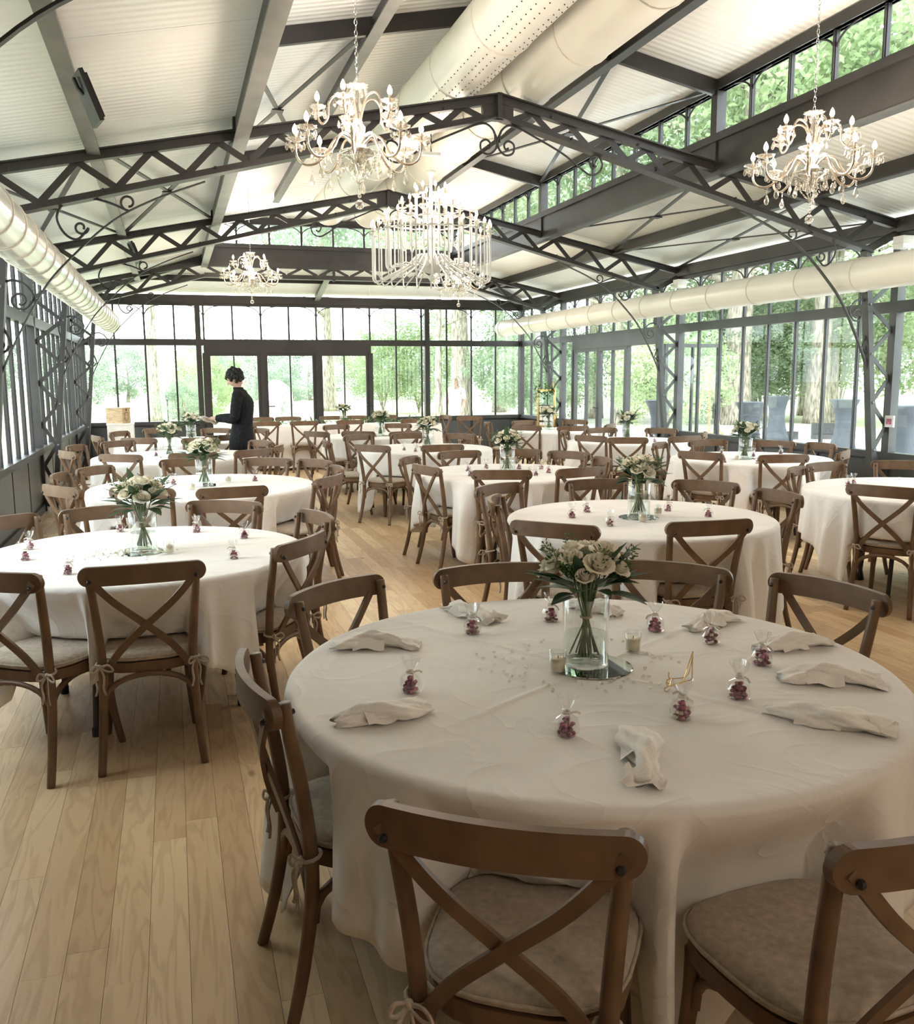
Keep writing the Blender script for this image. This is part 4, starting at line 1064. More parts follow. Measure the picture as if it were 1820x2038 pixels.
# gold place-card easel
es = thing('card_easel', 'gold wire easel standing by the front favour bags', 'easel', (1.31, 2.115, ZT+.002), math.radians(-35))
MB().tube([(.02, .02, .002), (.02, .012, .10)], .0016, 6).build('back_leg', 'gold', es)
for s_ in (-1, 1):
    MB().tube(catmull([(.02, .01, .098), (.012+.004*s_, -.005+.02*s_, .06), (.0+.004*s_, -.012+.03*s_, .024), (-.035, -.02+.032*s_, .016), (-.043, -.022+.034*s_, .022), (-.042, -.022+.034*s_, .036)], 4), .0014, 6).build('front_leg', 'gold', es)
    MB().tube(catmull([(-.035, -.02+.032*s_, .016), (-.046, -.026+.034*s_, .012), (-.046, -.026+.034*s_, .003), (-.038, -.02+.032*s_, .002), (-.034, -.018+.03*s_, .008)], 4), .0014, 6).build('scroll_foot', 'gold', es)
MB().tube([(.02, .014, .018), (-.035, -.05, .016)], .0014, 6).tube([(-.035, -.052, .016), (-.035, .012, .016)], .0014, 6).build('cross_wire', 'gold', es)
# ================================================================== CHANDELIERS
def drop_mesh(s_=1.):
    return MB().lathe([(0.0001, 0), (.006*s_, .003*s_), (.011*s_, .014*s_), (.0085*s_, .027*s_), (.003*s_, .042*s_), (0.0001, .046*s_)], 6).mesh('crystal_drop', 'crystal')
DROP = drop_mesh(1.7); DROPS = drop_mesh(1.15)
BEAD3 = MB().ball((0, 0, 0), .0055, 6, 4).ball((0, 0, -.013), .0055, 6, 4).ball((0, 0, -.026), .0055, 6, 4).mesh('bead_string', 'crystal')
def cup_mb(r=.062):
    wob = lambda t, i: 1+.10*math.cos(10*t)*(i in (3, 4, 5))
    return MB().lathe([(.010, -.020), (.016, -.012), (.030, -.006), (r*.86, .002), (r, .010), (r*.95, .011), (.026, .0), (.012, -.004)], 20, wob=wob)
CUP = cup_mb().mesh('drip_cup', 'crystal', True); CUPS = cup_mb(.054).mesh('drip_cup', 'crystal', True)
SLEEVE = MB().lathe([(.0085, -.004), (.0085, .038), (.007, .040)], 10).mesh('candle_sleeve', 'candle_sleeve', True)
BULB = MB().lathe([(0.0001, 0), (.009, .002), (.017, .018), (.0155, .034), (.0075, .053), (0.0001, .064)], 10).mesh('bulb', 'bulb', True)
def arm_unit(C, ang, pts, cupme, tip, drops, sleeve=True, mat='smoke', rr=.0085):
    ca, sa = math.cos(ang), math.sin(ang)
    P = [(r*ca, r*sa, z) for r, z in pts]
    A = MB().tube(catmull(P, 6), rr, 7).build('arm', mat, C, smooth=True)
    x, y, z = tip[0]*ca, tip[0]*sa, tip[1]
    put('drip_cup', cupme, A, loc=(x, y, z)); put('lower_cup', CUPS, A, loc=(x, y, z-.042), scale=.8); put('candle_sleeve', SLEEVE, A, loc=(x, y, z)); put('bulb', BULB, A, loc=(x, y, z+.038))
    for k in range(drops):
        t = ang+2*PI*k/drops
        put('crystal_drop', DROPS, A, loc=(x+.055*math.cos(t), y+.055*math.sin(t), z-.062))
def make_crystal():
    C = bpy.data.objects.new('crystal_chandelier', None); COL.objects.link(C)     # origin: middle of the bowl
    # column, dishes, finial
    MB().lathe([(.012, -.12), (.03, -.10), (.05, -.06), (.10, -.035), (.118, -.02), (.118, -.012), (.06, -.004), (.045, .03), (.032, .06), (.045, .11), (.05, .14), (.028, .17), (.022, .24), (.03, .27), (.02, .30), (.016, .36), (.022, .39)], 20).build('centre_column', 'crystal', C, smooth=True)
    MB().lathe([(.010, -.12), (.010, .40)], 10).build('core_rod', 'chrome', C)
    MB().lathe([(.108, -.022), (.122, -.016), (.124, -.008), (.110, -.006)], 32).build('bowl_rim', 'chrome', C, smooth=True)
    o = put('top_dish', cup_mb(.072).mesh('top_dish', 'crystal', True), C, loc=(0, 0, .385))
    for k in range(8): put('crystal_drop', DROPS, o, loc=(.06*math.cos(k*PI/4), .06*math.sin(k*PI/4), -.05))
    MB().ball((0, 0, -.335), .031, 10, 8).ball((0, 0, -.28), .014, 8, 5).ball((0, 0, -.255), .010, 8, 5).ball((0, 0, -.235), .010, 8, 5).ball((0, 0, -.21), .012, 8, 5).tube([(0, 0, -.30), (0, 0, -.12)], .003, 5).build('finial_ball', 'crystal', C, smooth=True)
    for k in range(8):
        a = PI/8+k*PI/4
        arm_unit(C, a, [(.03, .03), (.09, .085), (.15, .07), (.20, -.01), (.27, -.075), (.345, -.085), (.395, -.04), (.405, .045)], CUP, (.405, .065), 6)
        x, y = .30*math.cos(a), .30*math.sin(a)
        put('bead_string', BEAD3, C, loc=(x, y, -.10)); put('crystal_drop', DROP, C, loc=(x, y, -.215)); put('bead_string', BEAD3, C, loc=(x*.72, y*.72, -.02)); put('crystal_drop', DROPS, C, loc=(x*.72, y*.72, -.11))
    for k in range(5):
        a = .3+k*2*PI/5
        arm_unit(C, a, [(.02, .18), (.06, .30), (.13, .335), (.18, .29), (.19, .20), (.225, .16), (.25, .19), (.255, .24)], CUPS, (.255, .258), 5, rr=.0075)
    for k in range(18):
        a = k*PI/9+.2; r = (.15, .105, .06)[k % 3]
        put('bead_string', BEAD3, C, loc=(r*math.cos(a), r*math.sin(a), -.045)); put('crystal_drop', DROP if k % 2 else DROPS, C, loc=(r*math.cos(a), r*math.sin(a), -.135-(.03 if k % 3 == 0 else 0)))
    for k in range(8):
        a = k*PI/4
        pts = [(.12*math.cos(a), .12*math.sin(a), -.02), (.10*math.cos(a), .10*math.sin(a), -.10), (.05*math.cos(a), .05*math.sin(a), -.165), (.012*math.cos(a), .012*math.sin(a), -.20)]
        b = MB()
        for p in catmull(pts, 4): b.ball(p, .006, 5, 4)
        b.build('bead_swag', 'crystal', C)
    return C
def chain(C, z0, z1, m='chrome'):
    c = MB(); z = z0; i = 0
    while z < z1:
        ax = (1, 0) if i % 2 else (0, 1)
        c.tube([(ax[0]*.009*math.cos(t), ax[1]*.009*math.cos(t), z+.019+.019*math.sin(t)) for t in [2*PI*k/10 for k in range(10)]], .0024, 5, closed=True); z += .032; i += 1
    c.build('chain', m, C)
    MB().lathe([(.035, z1-.02), (.04, z1), (.012, z1-.05)], 14).build('ceiling_rose', m, C)
ch0 = make_crystal(); chain(ch0, .40, 4.54-3.06)
lamp = bpy.data.lights.new('chandelier_glow', 'POINT')
lamp.energy = 74; lamp.color = (1, .83, .69); lamp.shadow_soft_size = .25
lo = bpy.data.objects.new('candle_light', lamp); COL.objects.link(lo); lo.parent = ch0; lo.location = (0, 0, .10)
spots = [(1.22, 6.02, 3.06, 'crystal chandelier hanging at the near left'), (4.45, 5.72, 3.06, 'crystal chandelier hanging at the near right'),
         (1.23, 14.45, 3.10, 'crystal chandelier hanging at the far left'), (4.50, 14.35, 3.10, 'crystal chandelier at the far right, below the white one')]
spots += [(1.22, -2.3, 3.06, 'crystal chandelier added unseen behind the camera for fill light, left one of its pair'), (4.45, -2.3, 3.06, 'crystal chandelier added unseen behind the camera for fill light, right one of its pair')]  # unseen rear pair added to light the foreground, repeating the hall's spacing
for i, (x, y, z, lb) in enumerate(spots):
    o = ch0 if i == 0 else copy_tree(ch0); o.location = (x, y, z); o.rotation_euler = (0, 0, (.1, .45, .2, .6, .3, .5)[i]); tag(o, lb, 'chandelier', 'crystal chandeliers')
dim = lamp.copy(); dim.name = 'added_rear_glow'; dim.energy = 60  # fill light of the added rear pair
for o in bpy.data.objects:
    if o.type == 'LIGHT' and o.parent and o.parent.location.y < 0: o.data = dim
# large white glass chandelier
W = thing('white_chandelier', 'large tiered white glass chandelier over the middle of the hall', 'chandelier', (2.84, 10.05, 0))
PLATE = MB().lathe([(.006, -.012), (.02, -.008), (.048, .003), (.046, .006), (.0001, .0)], 14).mesh('plate', 'white_glass', True)
MB().lathe([(0.0001, 2.665), (.02, 2.675), (.042, 2.71), (.02, 2.748), (.012, 2.755), (.10, 2.775), (.135, 2.83), (.14, 2.90), (.09, 2.93), (.03, 2.95), (.022, 3.1), (.03, 3.16), (.02, 3.3), (.022, 3.5), (.03, 3.55), (.018, 3.66), (.016, 3.78), (.03, 3.82), (.055, 3.86), (.012, 3.875)], 20).build('centre_column', 'white_glass', W, smooth=True)
for n, R_, zp, zl, r0 in ((24, .66, 3.19, 2.66, .10), (18, .51, 3.315, 2.80, .09), (12, .33, 3.45, 3.02, .06), (8, .18, 3.60, 3.30, .04)):
    for k in range(n):
        a = 2*PI*(k+.5*(R_ == .51))/n; ca, sa = math.cos(a), math.sin(a)
        top = 2.93 if R_ > .5 else (3.18 if R_ > .3 else 3.42)
        pts = [(r0, top-.06), (r0+.08*R_, top+.03), (R_*.45, top-.10), (R_*.80, zl+.05), (R_*.93, zl+.0), (R_*.99, zl+.03), (R_, zl+.10), (R_, (zl+zp)/2), (R_, zp-.005)]
        A = MB().tube(catmull([(r*ca, r*sa, z) for r, z in pts], 4), .0085, 6).build('arm', 'white_glass', W, smooth=True)
        put('plate', PLATE, A, loc=(R_*ca, R_*sa, zp)); put('candle_sleeve', SLEEVE, A, loc=(R_*ca, R_*sa, zp+.004), scale=(1, 1, 1.6)); put('bulb', BULB, A, loc=(R_*ca, R_*sa, zp+.066))
for R_, zp in ((.66, 3.185), (.51, 3.31), (.33, 3.445)):
    MB().tube([(R_*math.cos(t), R_*math.sin(t), zp) for t in [2*PI*k/48 for k in range(48)]], .006, 5, closed=True).build('tier_ring', 'white_glass', W)
chain(W, 3.87, 4.76, 'white_glass')
lw_ = bpy.data.lights.new('white_chandelier_glow', 'POINT'); lw_.energy = 48; lw_.color = (1, .84, .70); lw_.shadow_soft_size = .4
l2 = bpy.data.objects.new('candle_light', lw_); COL.objects.link(l2); l2.parent = W; l2.location = (0, 0, 3.30)
# ---- small fittings
def flood(loc, rz, label):
    o = thing('floodlight', label, 'floodlight', loc, rz)
    MB().obox((.07, 0, -.10), (.012, 0, .004), (0, .10, 0), (-.05, 0, .13)).build('housing', 'black_plastic', o)
    MB().obox((.092, 0, -.095), (.006, 0, .002), (0, .085, 0), (-.042, 0, .11)).build('lens', 'rubber', o)
    MB().tube([(0, 0, .0), (.02, 0, -.05), (.05, 0, -.08)], .012, 6).build('bracket', 'black_plastic', o)
flood((-.44, 5.75, 3.28), math.radians(15), 'black floodlight fixed to the left roof purlin, nearest one')
flood((-.44, 12.4, 3.28), math.radians(15), 'black floodlight fixed to the left roof purlin, far one')
em = thing('batten_light', 'white batten light hanging below the lantern ducts', 'light', (2.55, 9.0, 4.02))
MB().tube([(0, 0, 0), (0, 0, -.22)], .006, 6).build('rod', 'black_plastic', em); MB().box(-.09, .09, -.03, .03, -.25, -.22).build('batten', 'white_paint', em)
for y, lb in ((7.7, 'near'), (11.98, 'middle')):
    o = thing('wall_box', 'small white box fixed high on the right-hand column, the %s one' % lb, 'wall box', (7.14, y, 2.93))
    MB().box(-.07, .07, -.07, .07, -.06, .06).build('case', 'white_paint', o); MB().box(-.075, .075, -.075, .075, -.015, -.005).build('seam', 'ring', o)
ck = thing('call_point', 'white square socket on the right-hand window post', 'socket', (7.20, 7.80, 1.12))
MB().box(-.01, .01, -.06, .06, -.06, .06).build('plate', 'white_paint', ck); MB().box(-.014, -.009, -.035, .035, -.03, .03).build('button', 'pink', ck)
# card box on its pedestal
pd = thing('pedestal', 'white square pedestal in the far left corner', 'pedestal', (-.92, 17.45, 0))
MB().box(-.22, .22, -.22, .22, 0, .80).build('shaft', 'white_paint', pd); MB().box(-.23, .23, -.23, .23, .80, .83).build('top', 'white_paint', pd)
bx = thing('card_box', 'pale wooden card box with a round wreath emblem on the pedestal', 'box', (-.95, 17.4, .831), math.radians(-28))
MB().box(-.16, .16, -.13, .13, 0, .25).build('body', 'wood_light', bx); MB().box(-.165, .165, -.135, .135, .25, .275).build('lid', 'wood_light', bx)
MB().tube([(.161, .065*math.cos(t), .12+.075*math.sin(t)) for t in [2*PI*k/20 for k in range(20)]], .0035, 5, closed=True).build('wreath_emblem', 'black_plastic', bx)
MB().obox((.163, 0, .24), (.003, 0, 0), (0, .015, 0), (0, 0, .022)).build('clasp', 'black_plastic', bx)
# seating-plan frame on an easel
ea = thing('sign_easel', 'pale wooden easel in the far right corner', 'easel', (6.98, 16.45, 0), math.radians(-62))
for s_ in (-1, 1): MB().bar((s_*.26, -.05, 0), (s_*.05, .08, 1.5), .03, .022).build('leg', 'wood_light', ea)
MB().bar((0, .42, 0), (0, .10, 1.45), .03, .022).build('leg', 'wood_light', ea); MB().box(-.25, .25, -.03, .06, .58, .61).build('ledge', 'wood_light', ea)
sg_ = thing('seating_plan', 'gilt framed seating plan with white cards and greenery on the corner easel', 'framed sign', (6.98, 16.45, 0), math.radians(-62))
for a, b, c_, d_ in ((-.22, -.18, .62, 1.36), (.18, .22, .62, 1.36), (-.22, .22, .62, .66), (-.22, .22, 1.32, 1.36)): MB().box(a, b, -.075, -.045, c_, d_).build('frame_bar', 'gold', sg_)
MB().box(-.18, .18, -.066, -.056, .66, 1.32).build('mirror_panel', 'mirror', sg_)
for r_ in range(3):
    MB().box(-.16, .16, -.07, -.067, 1.05-.16*r_, 1.06-.16*r_).build('header_line', 'black_plastic', sg_)
    for c_ in range(4): MB().box(-.16+.082*c_, -.09+.082*c_, -.071, -.067, .92-.16*r_, 1.04-.16*r_).build('card', 'white_paint', sg_)
gm = MB()
for i in range(60):
    p = Vector((RN.uniform(-.28, .22), -.09+RN.uniform(-.05, .04), 1.34+RN.gauss(0, .09))); q = Vector((RN.uniform(-1, 1), RN.uniform(-1, .4), RN.uniform(-.4, 1))).to_track_quat('Y', 'Z').to_matrix(); me = LEAVES[i % 3]
    gm.add([p+q @ v.co for v in me.vertices], [tuple(f.vertices) for f in me.polygons])
gm.build('greenery', 'leaf2', sg_, kind='stuff')
# garland along the head table
gm = MB()
for i in range(170):
    p = Vector((RN.uniform(-1.6, 1.6), -.05+RN.gauss(0, .05), ZT+.035+RN.random()*.04)); q = Vector((RN.uniform(-1, 1), RN.uniform(-1, 1), RN.uniform(-.1, .6))).to_track_quat('Y', 'Z').to_matrix(); me = LEAVES[i % 3]
    gm.add([p+q @ v.co for v in me.vertices], [tuple(f.vertices) for f in me.polygons])
ga = gm.build('garland', 'leaf2', loc=(2.95, 16.5, 0)); tag(ga, 'leafy garland lying along the head table', 'garland', kind='stuff')
# ================================================================== PEOPLE
def skin_obj(name, pts, edges, m, parent, lv=2, root=0):
    me = bpy.data.meshes.new(name); me.from_pydata([p[:3] for p in pts], edges, []); me.materials.append(M[m])
    o = put(name, me, parent); md = o.modifiers.new('skin', 'SKIN'); md.use_smooth_shade = True
    for i, p in enumerate(pts):
        r = p[3]; d = me.skin_vertices[0].data[i]; d.radius = (r, r) if not isinstance(r, tuple) else r; d.use_root = (i == root)
    ss = o.modifiers.new('smooth', 'SUBSURF'); ss.levels = lv; ss.render_levels = lv
    return o
def hand(pts, edges, wi, wrist, d, sidev, upv, curl=.5):
    """Palm with five bent fingers rooted at vertex wi."""
    w, d, s_, u = Vector(wrist), Vector(d).normalized(), Vector(sidev).normalized(), Vector(upv).normalized()
    pc = w+d*.055; pi_ = len(pts); pts.append((*pc, (.034, .020))); edges.append((wi, pi_))
    for k, (off, L_) in enumerate(((-.026, .062), (-.009, .074), (.009, .070), (.025, .055))):
        a = pc+d*.035+s_*off; b = a+d*L_*.55-u*.008; c = b+d*L_*.45*(1-curl)-u*L_*.45*curl
        i = len(pts); pts += [(*a, .0095), (*b, .0085), (*c, .007)]; edges += [(pi_, i), (i, i+1), (i+1, i+2)]
    a = w+d*.025-s_*.03; b = a+d*.03-s_*.022-u*.006; c = b+d*.028
    i = len(pts); pts += [(*a, .012), (*b, .010), (*c, .008)]; edges += [(pi_, i), (i, i+1), (i+1, i+2)]
def head_mb():
    """Head with brow, nose, mouth and chin, looking along +y; origin at its middle."""
    def fn(u, v):
        t = 2*PI*u; a = PI*v; x, y, z = math.sin(a)*math.cos(t), math.sin(a)*math.sin(t), math.cos(a)
        X, Y, Z = .074*x, .094*y, .118*z
        if Z < -.02: X *= 1+.9*(Z+.02)*4; Y = Y*(1+(.5 if y < 0 else 2.2)*(Z+.02)*2.4)+(.012*min(1, (-.02-Z)/.05) if y > 0 else 0)
        f = max(0, y)**6
        g_ = lambda c, w: math.exp(-((Z-c)/w)**2)
        nx = math.exp(-(X/.014)**2)
        Y += f*(.022*nx*g_(-.012, .020)+.010*nx*g_(.01, .03)-.010*g_(.022, .012)*math.exp(-((abs(X)-.032)/.014)**2)+.006*g_(.045, .014)+.006*math.exp(-(X/.022)**2)*g_(-.053, .008)-.003*math.exp(-(X/.02)**2)*g_(-.062, .004)+.007*math.exp(-(X/.02)**2)*g_(-.09, .016))
        return (X, Y, Z)
    return MB().grid(fn, 40, 33, wrap=True)
def person(name, label, loc, rz, H_, arms, cloth, hairm, woman=False):
    P = thing(name, label, 'person', loc, rz); k = H_/1.72
    neck, hd = Vector((0, .02, 1.44))*k, Vector((0, .055, 1.585))*k
    pts = [(0, 0, .95*k, (.135, .10)), (0, -.01, 1.12*k, (.125, .095)), (0, -.015, 1.30*k, (.15, .105)), (0, 0, 1.41*k, (.075, .07)), (*neck, .052), (0, .03*k, 1.51*k, .052)]
    edges = [(0, 1), (1, 2), (2, 3), (3, 4), (4, 5)]
    for s_ in (-1, 1):
        sh, el, wr = [Vector(q)*k for q in arms[s_]]
        i = len(pts); pts += [(*sh, .058), (*el, .043), (*wr, .028)]; edges += [(2, i), (i, i+1), (i+1, i+2)]
        d = (wr-el).normalized(); hand(pts, edges, i+2, wr, d, Vector((s_, 0, 0)) - d*d.dot(Vector((s_, 0, 0))), (0, 0, 1))
        i = len(pts); pts += [(s_*.10*k, 0, .86*k, .09), (s_*.10*k, .02, .48*k, .06), (s_*.10*k, -.01, .09*k, .043), (s_*.11*k, .11, .045*k, .035)]; edges += [(0, i), (i, i+1), (i+1, i+2), (i+2, i+3)]
    body = skin_obj('body', pts, edges, 'skin', P)
    h = head_mb().build('head', 'skin', body, smooth=True, loc=hd, rot=(-.45 if not woman else -.1, 0, 0))
    for s_ in (-1, 1):
        MB().ball((s_*.078, -.006, .0), .022, 8, 6, sx=.35, sy=.7, sz=1.2).build('ear', 'skin', h, smooth=True)
        MB().ball((s_*.031, .078, .022), .010, 8, 6).build('eye', 'black_plastic', h, smooth=True)
    rn = random.Random(5); hr = MB()
    if not woman:
        for i in range(190):
            f = (i+.5)/190; a = math.acos(1-1.62*f); t = i*2.39996
            p = Vector((.085*math.sin(a)*math.cos(t), .100*math.sin(a)*math.sin(t)-.012, .108*math.cos(a)+.02))
            if (p.y > .055 and p.z < .055) or (p.y > .0 and p.z < -.005): continue
            hr.ball(p+Vector((rn.gauss(0, .006), rn.gauss(0, .006), rn.gauss(0, .006))), rn.uniform(.016, .027), 6, 5)
    else:
        for i in range(120):
            f = (i+.5)/120; a = math.acos(1-1.5*f); t = i*2.39996
            p = Vector((.082*math.sin(a)*math.cos(t), .095*math.sin(a)*math.sin(t)-.012, .105*math.cos(a)+.015))
            if p.y > .05 and p.z < .05: continue
            hr.ball(p, .022, 6, 5)
        hr.ball((0, -.075, -.12), .085, 10, 8, sx=1, sy=.5, sz=2.0)
    hr.build('hair', hairm, h, smooth=True)
    # clothes
    def loft(rings, n=24):
        mb = MB().grid(lambda u, v: (lambda r: (r[3]*math.cos(2*PI*u)*k, (r[1]+r[4]*math.sin(2*PI*u))*k, r[2]*k))(rings[round(v*(len(rings)-1))]), n, len(rings), wrap=True)
        mb.f.append(tuple(reversed(range(n)))); mb.mi.append(0); mb.f.append(tuple((len(rings)-1)*n+i for i in range(n))); mb.mi.append(0)
        return mb
    upper = [(0, -.012, 1.0, .172, .130), (0, -.018, 1.10, .175, .132), (0, -.026, 1.20, .186, .137), (0, -.030, 1.29, .196, .138), (0, -.022, 1.345, .186, .125), (0, -.010, 1.385, .150, .105), (0, .0, 1.42, .098, .085), (0, .012, 1.45, .066, .068), (0, .022, 1.485, .060, .062)]
    if woman: J = loft([(0, 0, .30, .27, .25), (0, 0, .55, .24, .22), (0, 0, .80, .19, .16), (0, 0, .95, .155, .125)]+upper[1:6])
    else: J = loft([(0, .0, .66, .205, .160), (0, .0, .80, .202, .158), (0, -.004, .92, .186, .145)]+upper)
    for s_ in (-1, 1):
        sh, el, wr = [Vector(q)*k for q in arms[s_]]
        end = el.lerp(wr, .90) if not woman else sh.lerp(el, .75)
        pts_ = [sh+Vector((-s_*.07, 0, -.02)), sh+Vector((-s_*.01, 0, 0)), sh.lerp(el, .5)]+([el, el.lerp(wr, .5)] if not woman else [])+[end]
        cv = catmull(pts_, 5); J.tube(cv, [.080-.034*i/(len(cv)-1) for i in range(len(cv))], 14)
    jo = J.build('jacket' if not woman else 'dress', cloth, P, smooth=True)
    if not woman:
        tr_ = MB()
        for s_ in (-1, 1):
            cv = catmull([(s_*.095*k, 0, .88*k), (s_*.10*k, .01, .70*k), (s_*.10*k, .02, .48*k), (s_*.10*k, -.005, .25*k), (s_*.10*k, -.01, .05*k)], 4); tr_.tube(cv, [.105-.030*i/(len(cv)-1) for i in range(len(cv))], 14)
        tr_.build('trousers', 'black_cloth', P, smooth=True)
        for s_ in (-1, 1): MB().ball((s_*.10*k, .06, .04), .05, 8, 6, sx=.9, sy=2.6, sz=.8).build('shoe', 'black_plastic', P, smooth=True)
    return P
WX, WY, WR = .82, 11.95, math.radians(78)
person('person', 'person in a black jacket bending over a cloth behind the third left-row table', (WX, WY, 0), WR, 1.74,
       {-1: ((-.19, .0, 1.385), (-.215, .06, 1.10), (-.10, .30, 1.10)), 1: ((.19, .0, 1.385), (.215, .06, 1.10), (.08, .30, 1.10))}, 'black_cloth', 'hair')
hn = napkin_mb(.30, 77).build('napkin', 'napkin', loc=(WX-.40, WY+.06, 1.075), rot=(.35, .25, WR+1.2), smooth=True)
tag(hn, 'white cloth napkin held in the hands of the person in black', 'napkin', 'cream napkins')
person('person', 'person with long hair and a pale dress outside the far windows', (6.25, 20.2, -.02), math.radians(150), 1.66,
       {-1: ((-.17, .0, 1.36), (-.21, .0, 1.10), (-.20, .12, .90)), 1: ((.17, .0, 1.36), (.21, .0, 1.10), (.18, .14, .92))}, 'dress', 'bark', True)

# ================================================================== OUTSIDE
gd = MB().add([(-120, -60, -.04), (120, -60, -.04), (120, 160, -.04), (-120, 160, -.04)], [(0, 1, 2, 3)]).build('lawn', 'lawn'); gd['kind'] = 'structure'; gd['label'] = 'yellowish-green lawn around the hall'
tg = struct('pavement', 'pale paved terrace along the right-hand windows and the far doors')
pv = MB(); 
for i in range(14):
    for j in range(44):
        x0, y0 = XR+.15+i*.9, -6+j*.9; pv.box(x0+.006, x0+.894, y0+.006, y0+.894, -.06, -.012+RN.uniform(0, .004))
for i in range(12):
    for j in range(4): x0, y0 = XL-.5+i*.8, YF+.12+j*.8; pv.box(x0+.006, x0+.794, y0+.006, y0+.794, -.06, -.012)
for i in range(3):
    for j in range(30): x0, y0 = XL-.15-(i+1)*.8, -5+j*.8; pv.box(x0+.006, x0+.794, y0+.006, y0+.794, -.06, -.012)
pv.build('paving_slabs', 'paving', tg, kind='stuff')
def crown_mesh(seed, n=12000, leaf=.025, gap=.55):
    rn = random.Random(seed); mb = MB(); cl = []
    for i in range(46):
        f = (i+.5)/46; a = math.acos(1-2*f); t = i*2.39996; r = rn.uniform(.45, .95)
        cl.append((Vector((r*math.sin(a)*math.cos(t), r*math.sin(a)*math.sin(t), r*math.cos(a)*.9)), rn.uniform(.16, .34)))
    vs = []; fs = []
    for i in range(n):
        c, q = cl[i % len(cl)]; d = Vector((rn.gauss(0, 1), rn.gauss(0, 1), rn.gauss(0, .8))).normalized()*q*rn.random()**.4
        p = c+d; a = Vector((rn.gauss(0, 1), rn.gauss(0, 1), rn.gauss(0, 1))).normalized(); b = a.orthogonal().normalized(); s_ = leaf*rn.uniform(.7, 1.4)
        o = len(vs); vs += [p-a*s_, p+b*s_*.55, p+a*s_, p-b*s_*.55]; fs.append((o, o+1, o+2, o+3))
    return mb.add(vs, fs)
CROWN = [crown_mesh(s).mesh('crown', 'foliage_a') for s in (1, 2, 3)]
def tree(label, x, y, tr_, h, cr, cz, m, var, group='trees around the hall', name='tree', squash=1., trunk=True):
    T = thing(name, label, 'tree' if name == 'tree' else 'shrub', (x, y, -.04), RN.uniform(0, 6.28), group)
    o = put('crown', CROWN[var % 3], T, loc=(0, 0, cz), scale=(cr, cr, cr*squash), kind='stuff'); o.material_slots[0].link = 'OBJECT'; o.material_slots[0].material = M[m]
    if trunk:
        rn = random.Random(int(x*10+y)); lean = rn.uniform(-.3, .3)
        mb = MB().tube(catmull([(0, 0, 0), (.02, .0, h*.15), (lean*.4, .1, h*.5), (lean, 0, h)], 5), [tr_*(1.25-.9*i/15) for i in range(16)], 10)
        for b in range(6):
            z = h*(.35+.1*b); t = b*2.4+x; L_ = cr*.75
            mb.tube(catmull([(lean*z/h, 0, z), (lean*z/h+L_*.4*math.cos(t), L_*.4*math.sin(t), z+L_*.12), (lean*z/h+L_*math.cos(t), L_*math.sin(t), z+L_*.35)], 4), [tr_*.35*(1-.085*i) for i in range(9)], 6)
        mb.build('trunk', 'bark', T, smooth=True)
    else:
        mb = MB()
        for b in range(5): mb.tube([(0, 0, 0), (.25*cr*math.cos(b*1.26), .25*cr*math.sin(b*1.26), cz)], .03, 5)
        mb.build('stems', 'bark', T)
TREES = [('pale thick-trunked tree behind the middle right-hand windows', 17.7, 26, .48, 13, 4.6, 10.5, 'foliage_a', 0), ('tall leaning tree right of the pale trunk, through the right-hand glass', 20.6, 25.6, .38, 13, 4.5, 10, 'foliage_a', 1),
 ('twin-trunked tree seen beside the nearest right-hand column', 21.9, 26.6, .30, 12, 4.2, 9.5, 'foliage_b', 2), ('tall tree beyond the nearest right-hand window bay', 22.5, 21.5, .34, 12, 4.6, 9, 'foliage_a', 0),
 ('slender tree behind the garden doors', 14.2, 27.5, .22, 11, 3.6, 7.5, 'foliage_b', 1), ('tall tree above the garden doors, far behind', 15.5, 32, .3, 14, 4.5, 9.5, 'foliage_a', 2),
 ('tall pale pine seen through the far left windows', -.7, 38, .24, 12, 3.0, 10.2, 'foliage_c', 0), ('straight-trunked tree behind the right leaf of the far doors', 7.4, 45, .30, 13, 4.4, 10.5, 'foliage_c', 1),
 ('thick pale-trunked tree right of the far doors', 11.2, 35.5, .42, 13, 4.2, 10, 'foliage_a', 2), ('thin mossy tree left of the thick pale trunk', 9.9, 34.2, .15, 10, 3.2, 8.5, 'foliage_a', 0),
 ('tall tree over the right end of the far wall', 14.5, 40, .3, 14, 5, 9, 'foliage_b', 1), ('tall tree filling the far right lantern windows', 24.5, 31, .35, 16, 5.5, 11, 'foliage_a', 2),
 ('tall tree right of the hall near the camera', 20.5, 14, .32, 13, 5, 9.5, 'foliage_a', 1), ('tall tree at the right edge of the terrace', 24, 8, .32, 13, 5, 8.5, 'foliage_b', 0),
 ('tree left of the hall beside the first windows', -12, 14, .28, 11, 4, 7.5, 'foliage_a', 2), ('tree left of the hall beyond the lattice columns', -10, 27, .25, 10, 3.6, 7, 'foliage_c', 1)]
for t_ in TREES: tree(*t_)
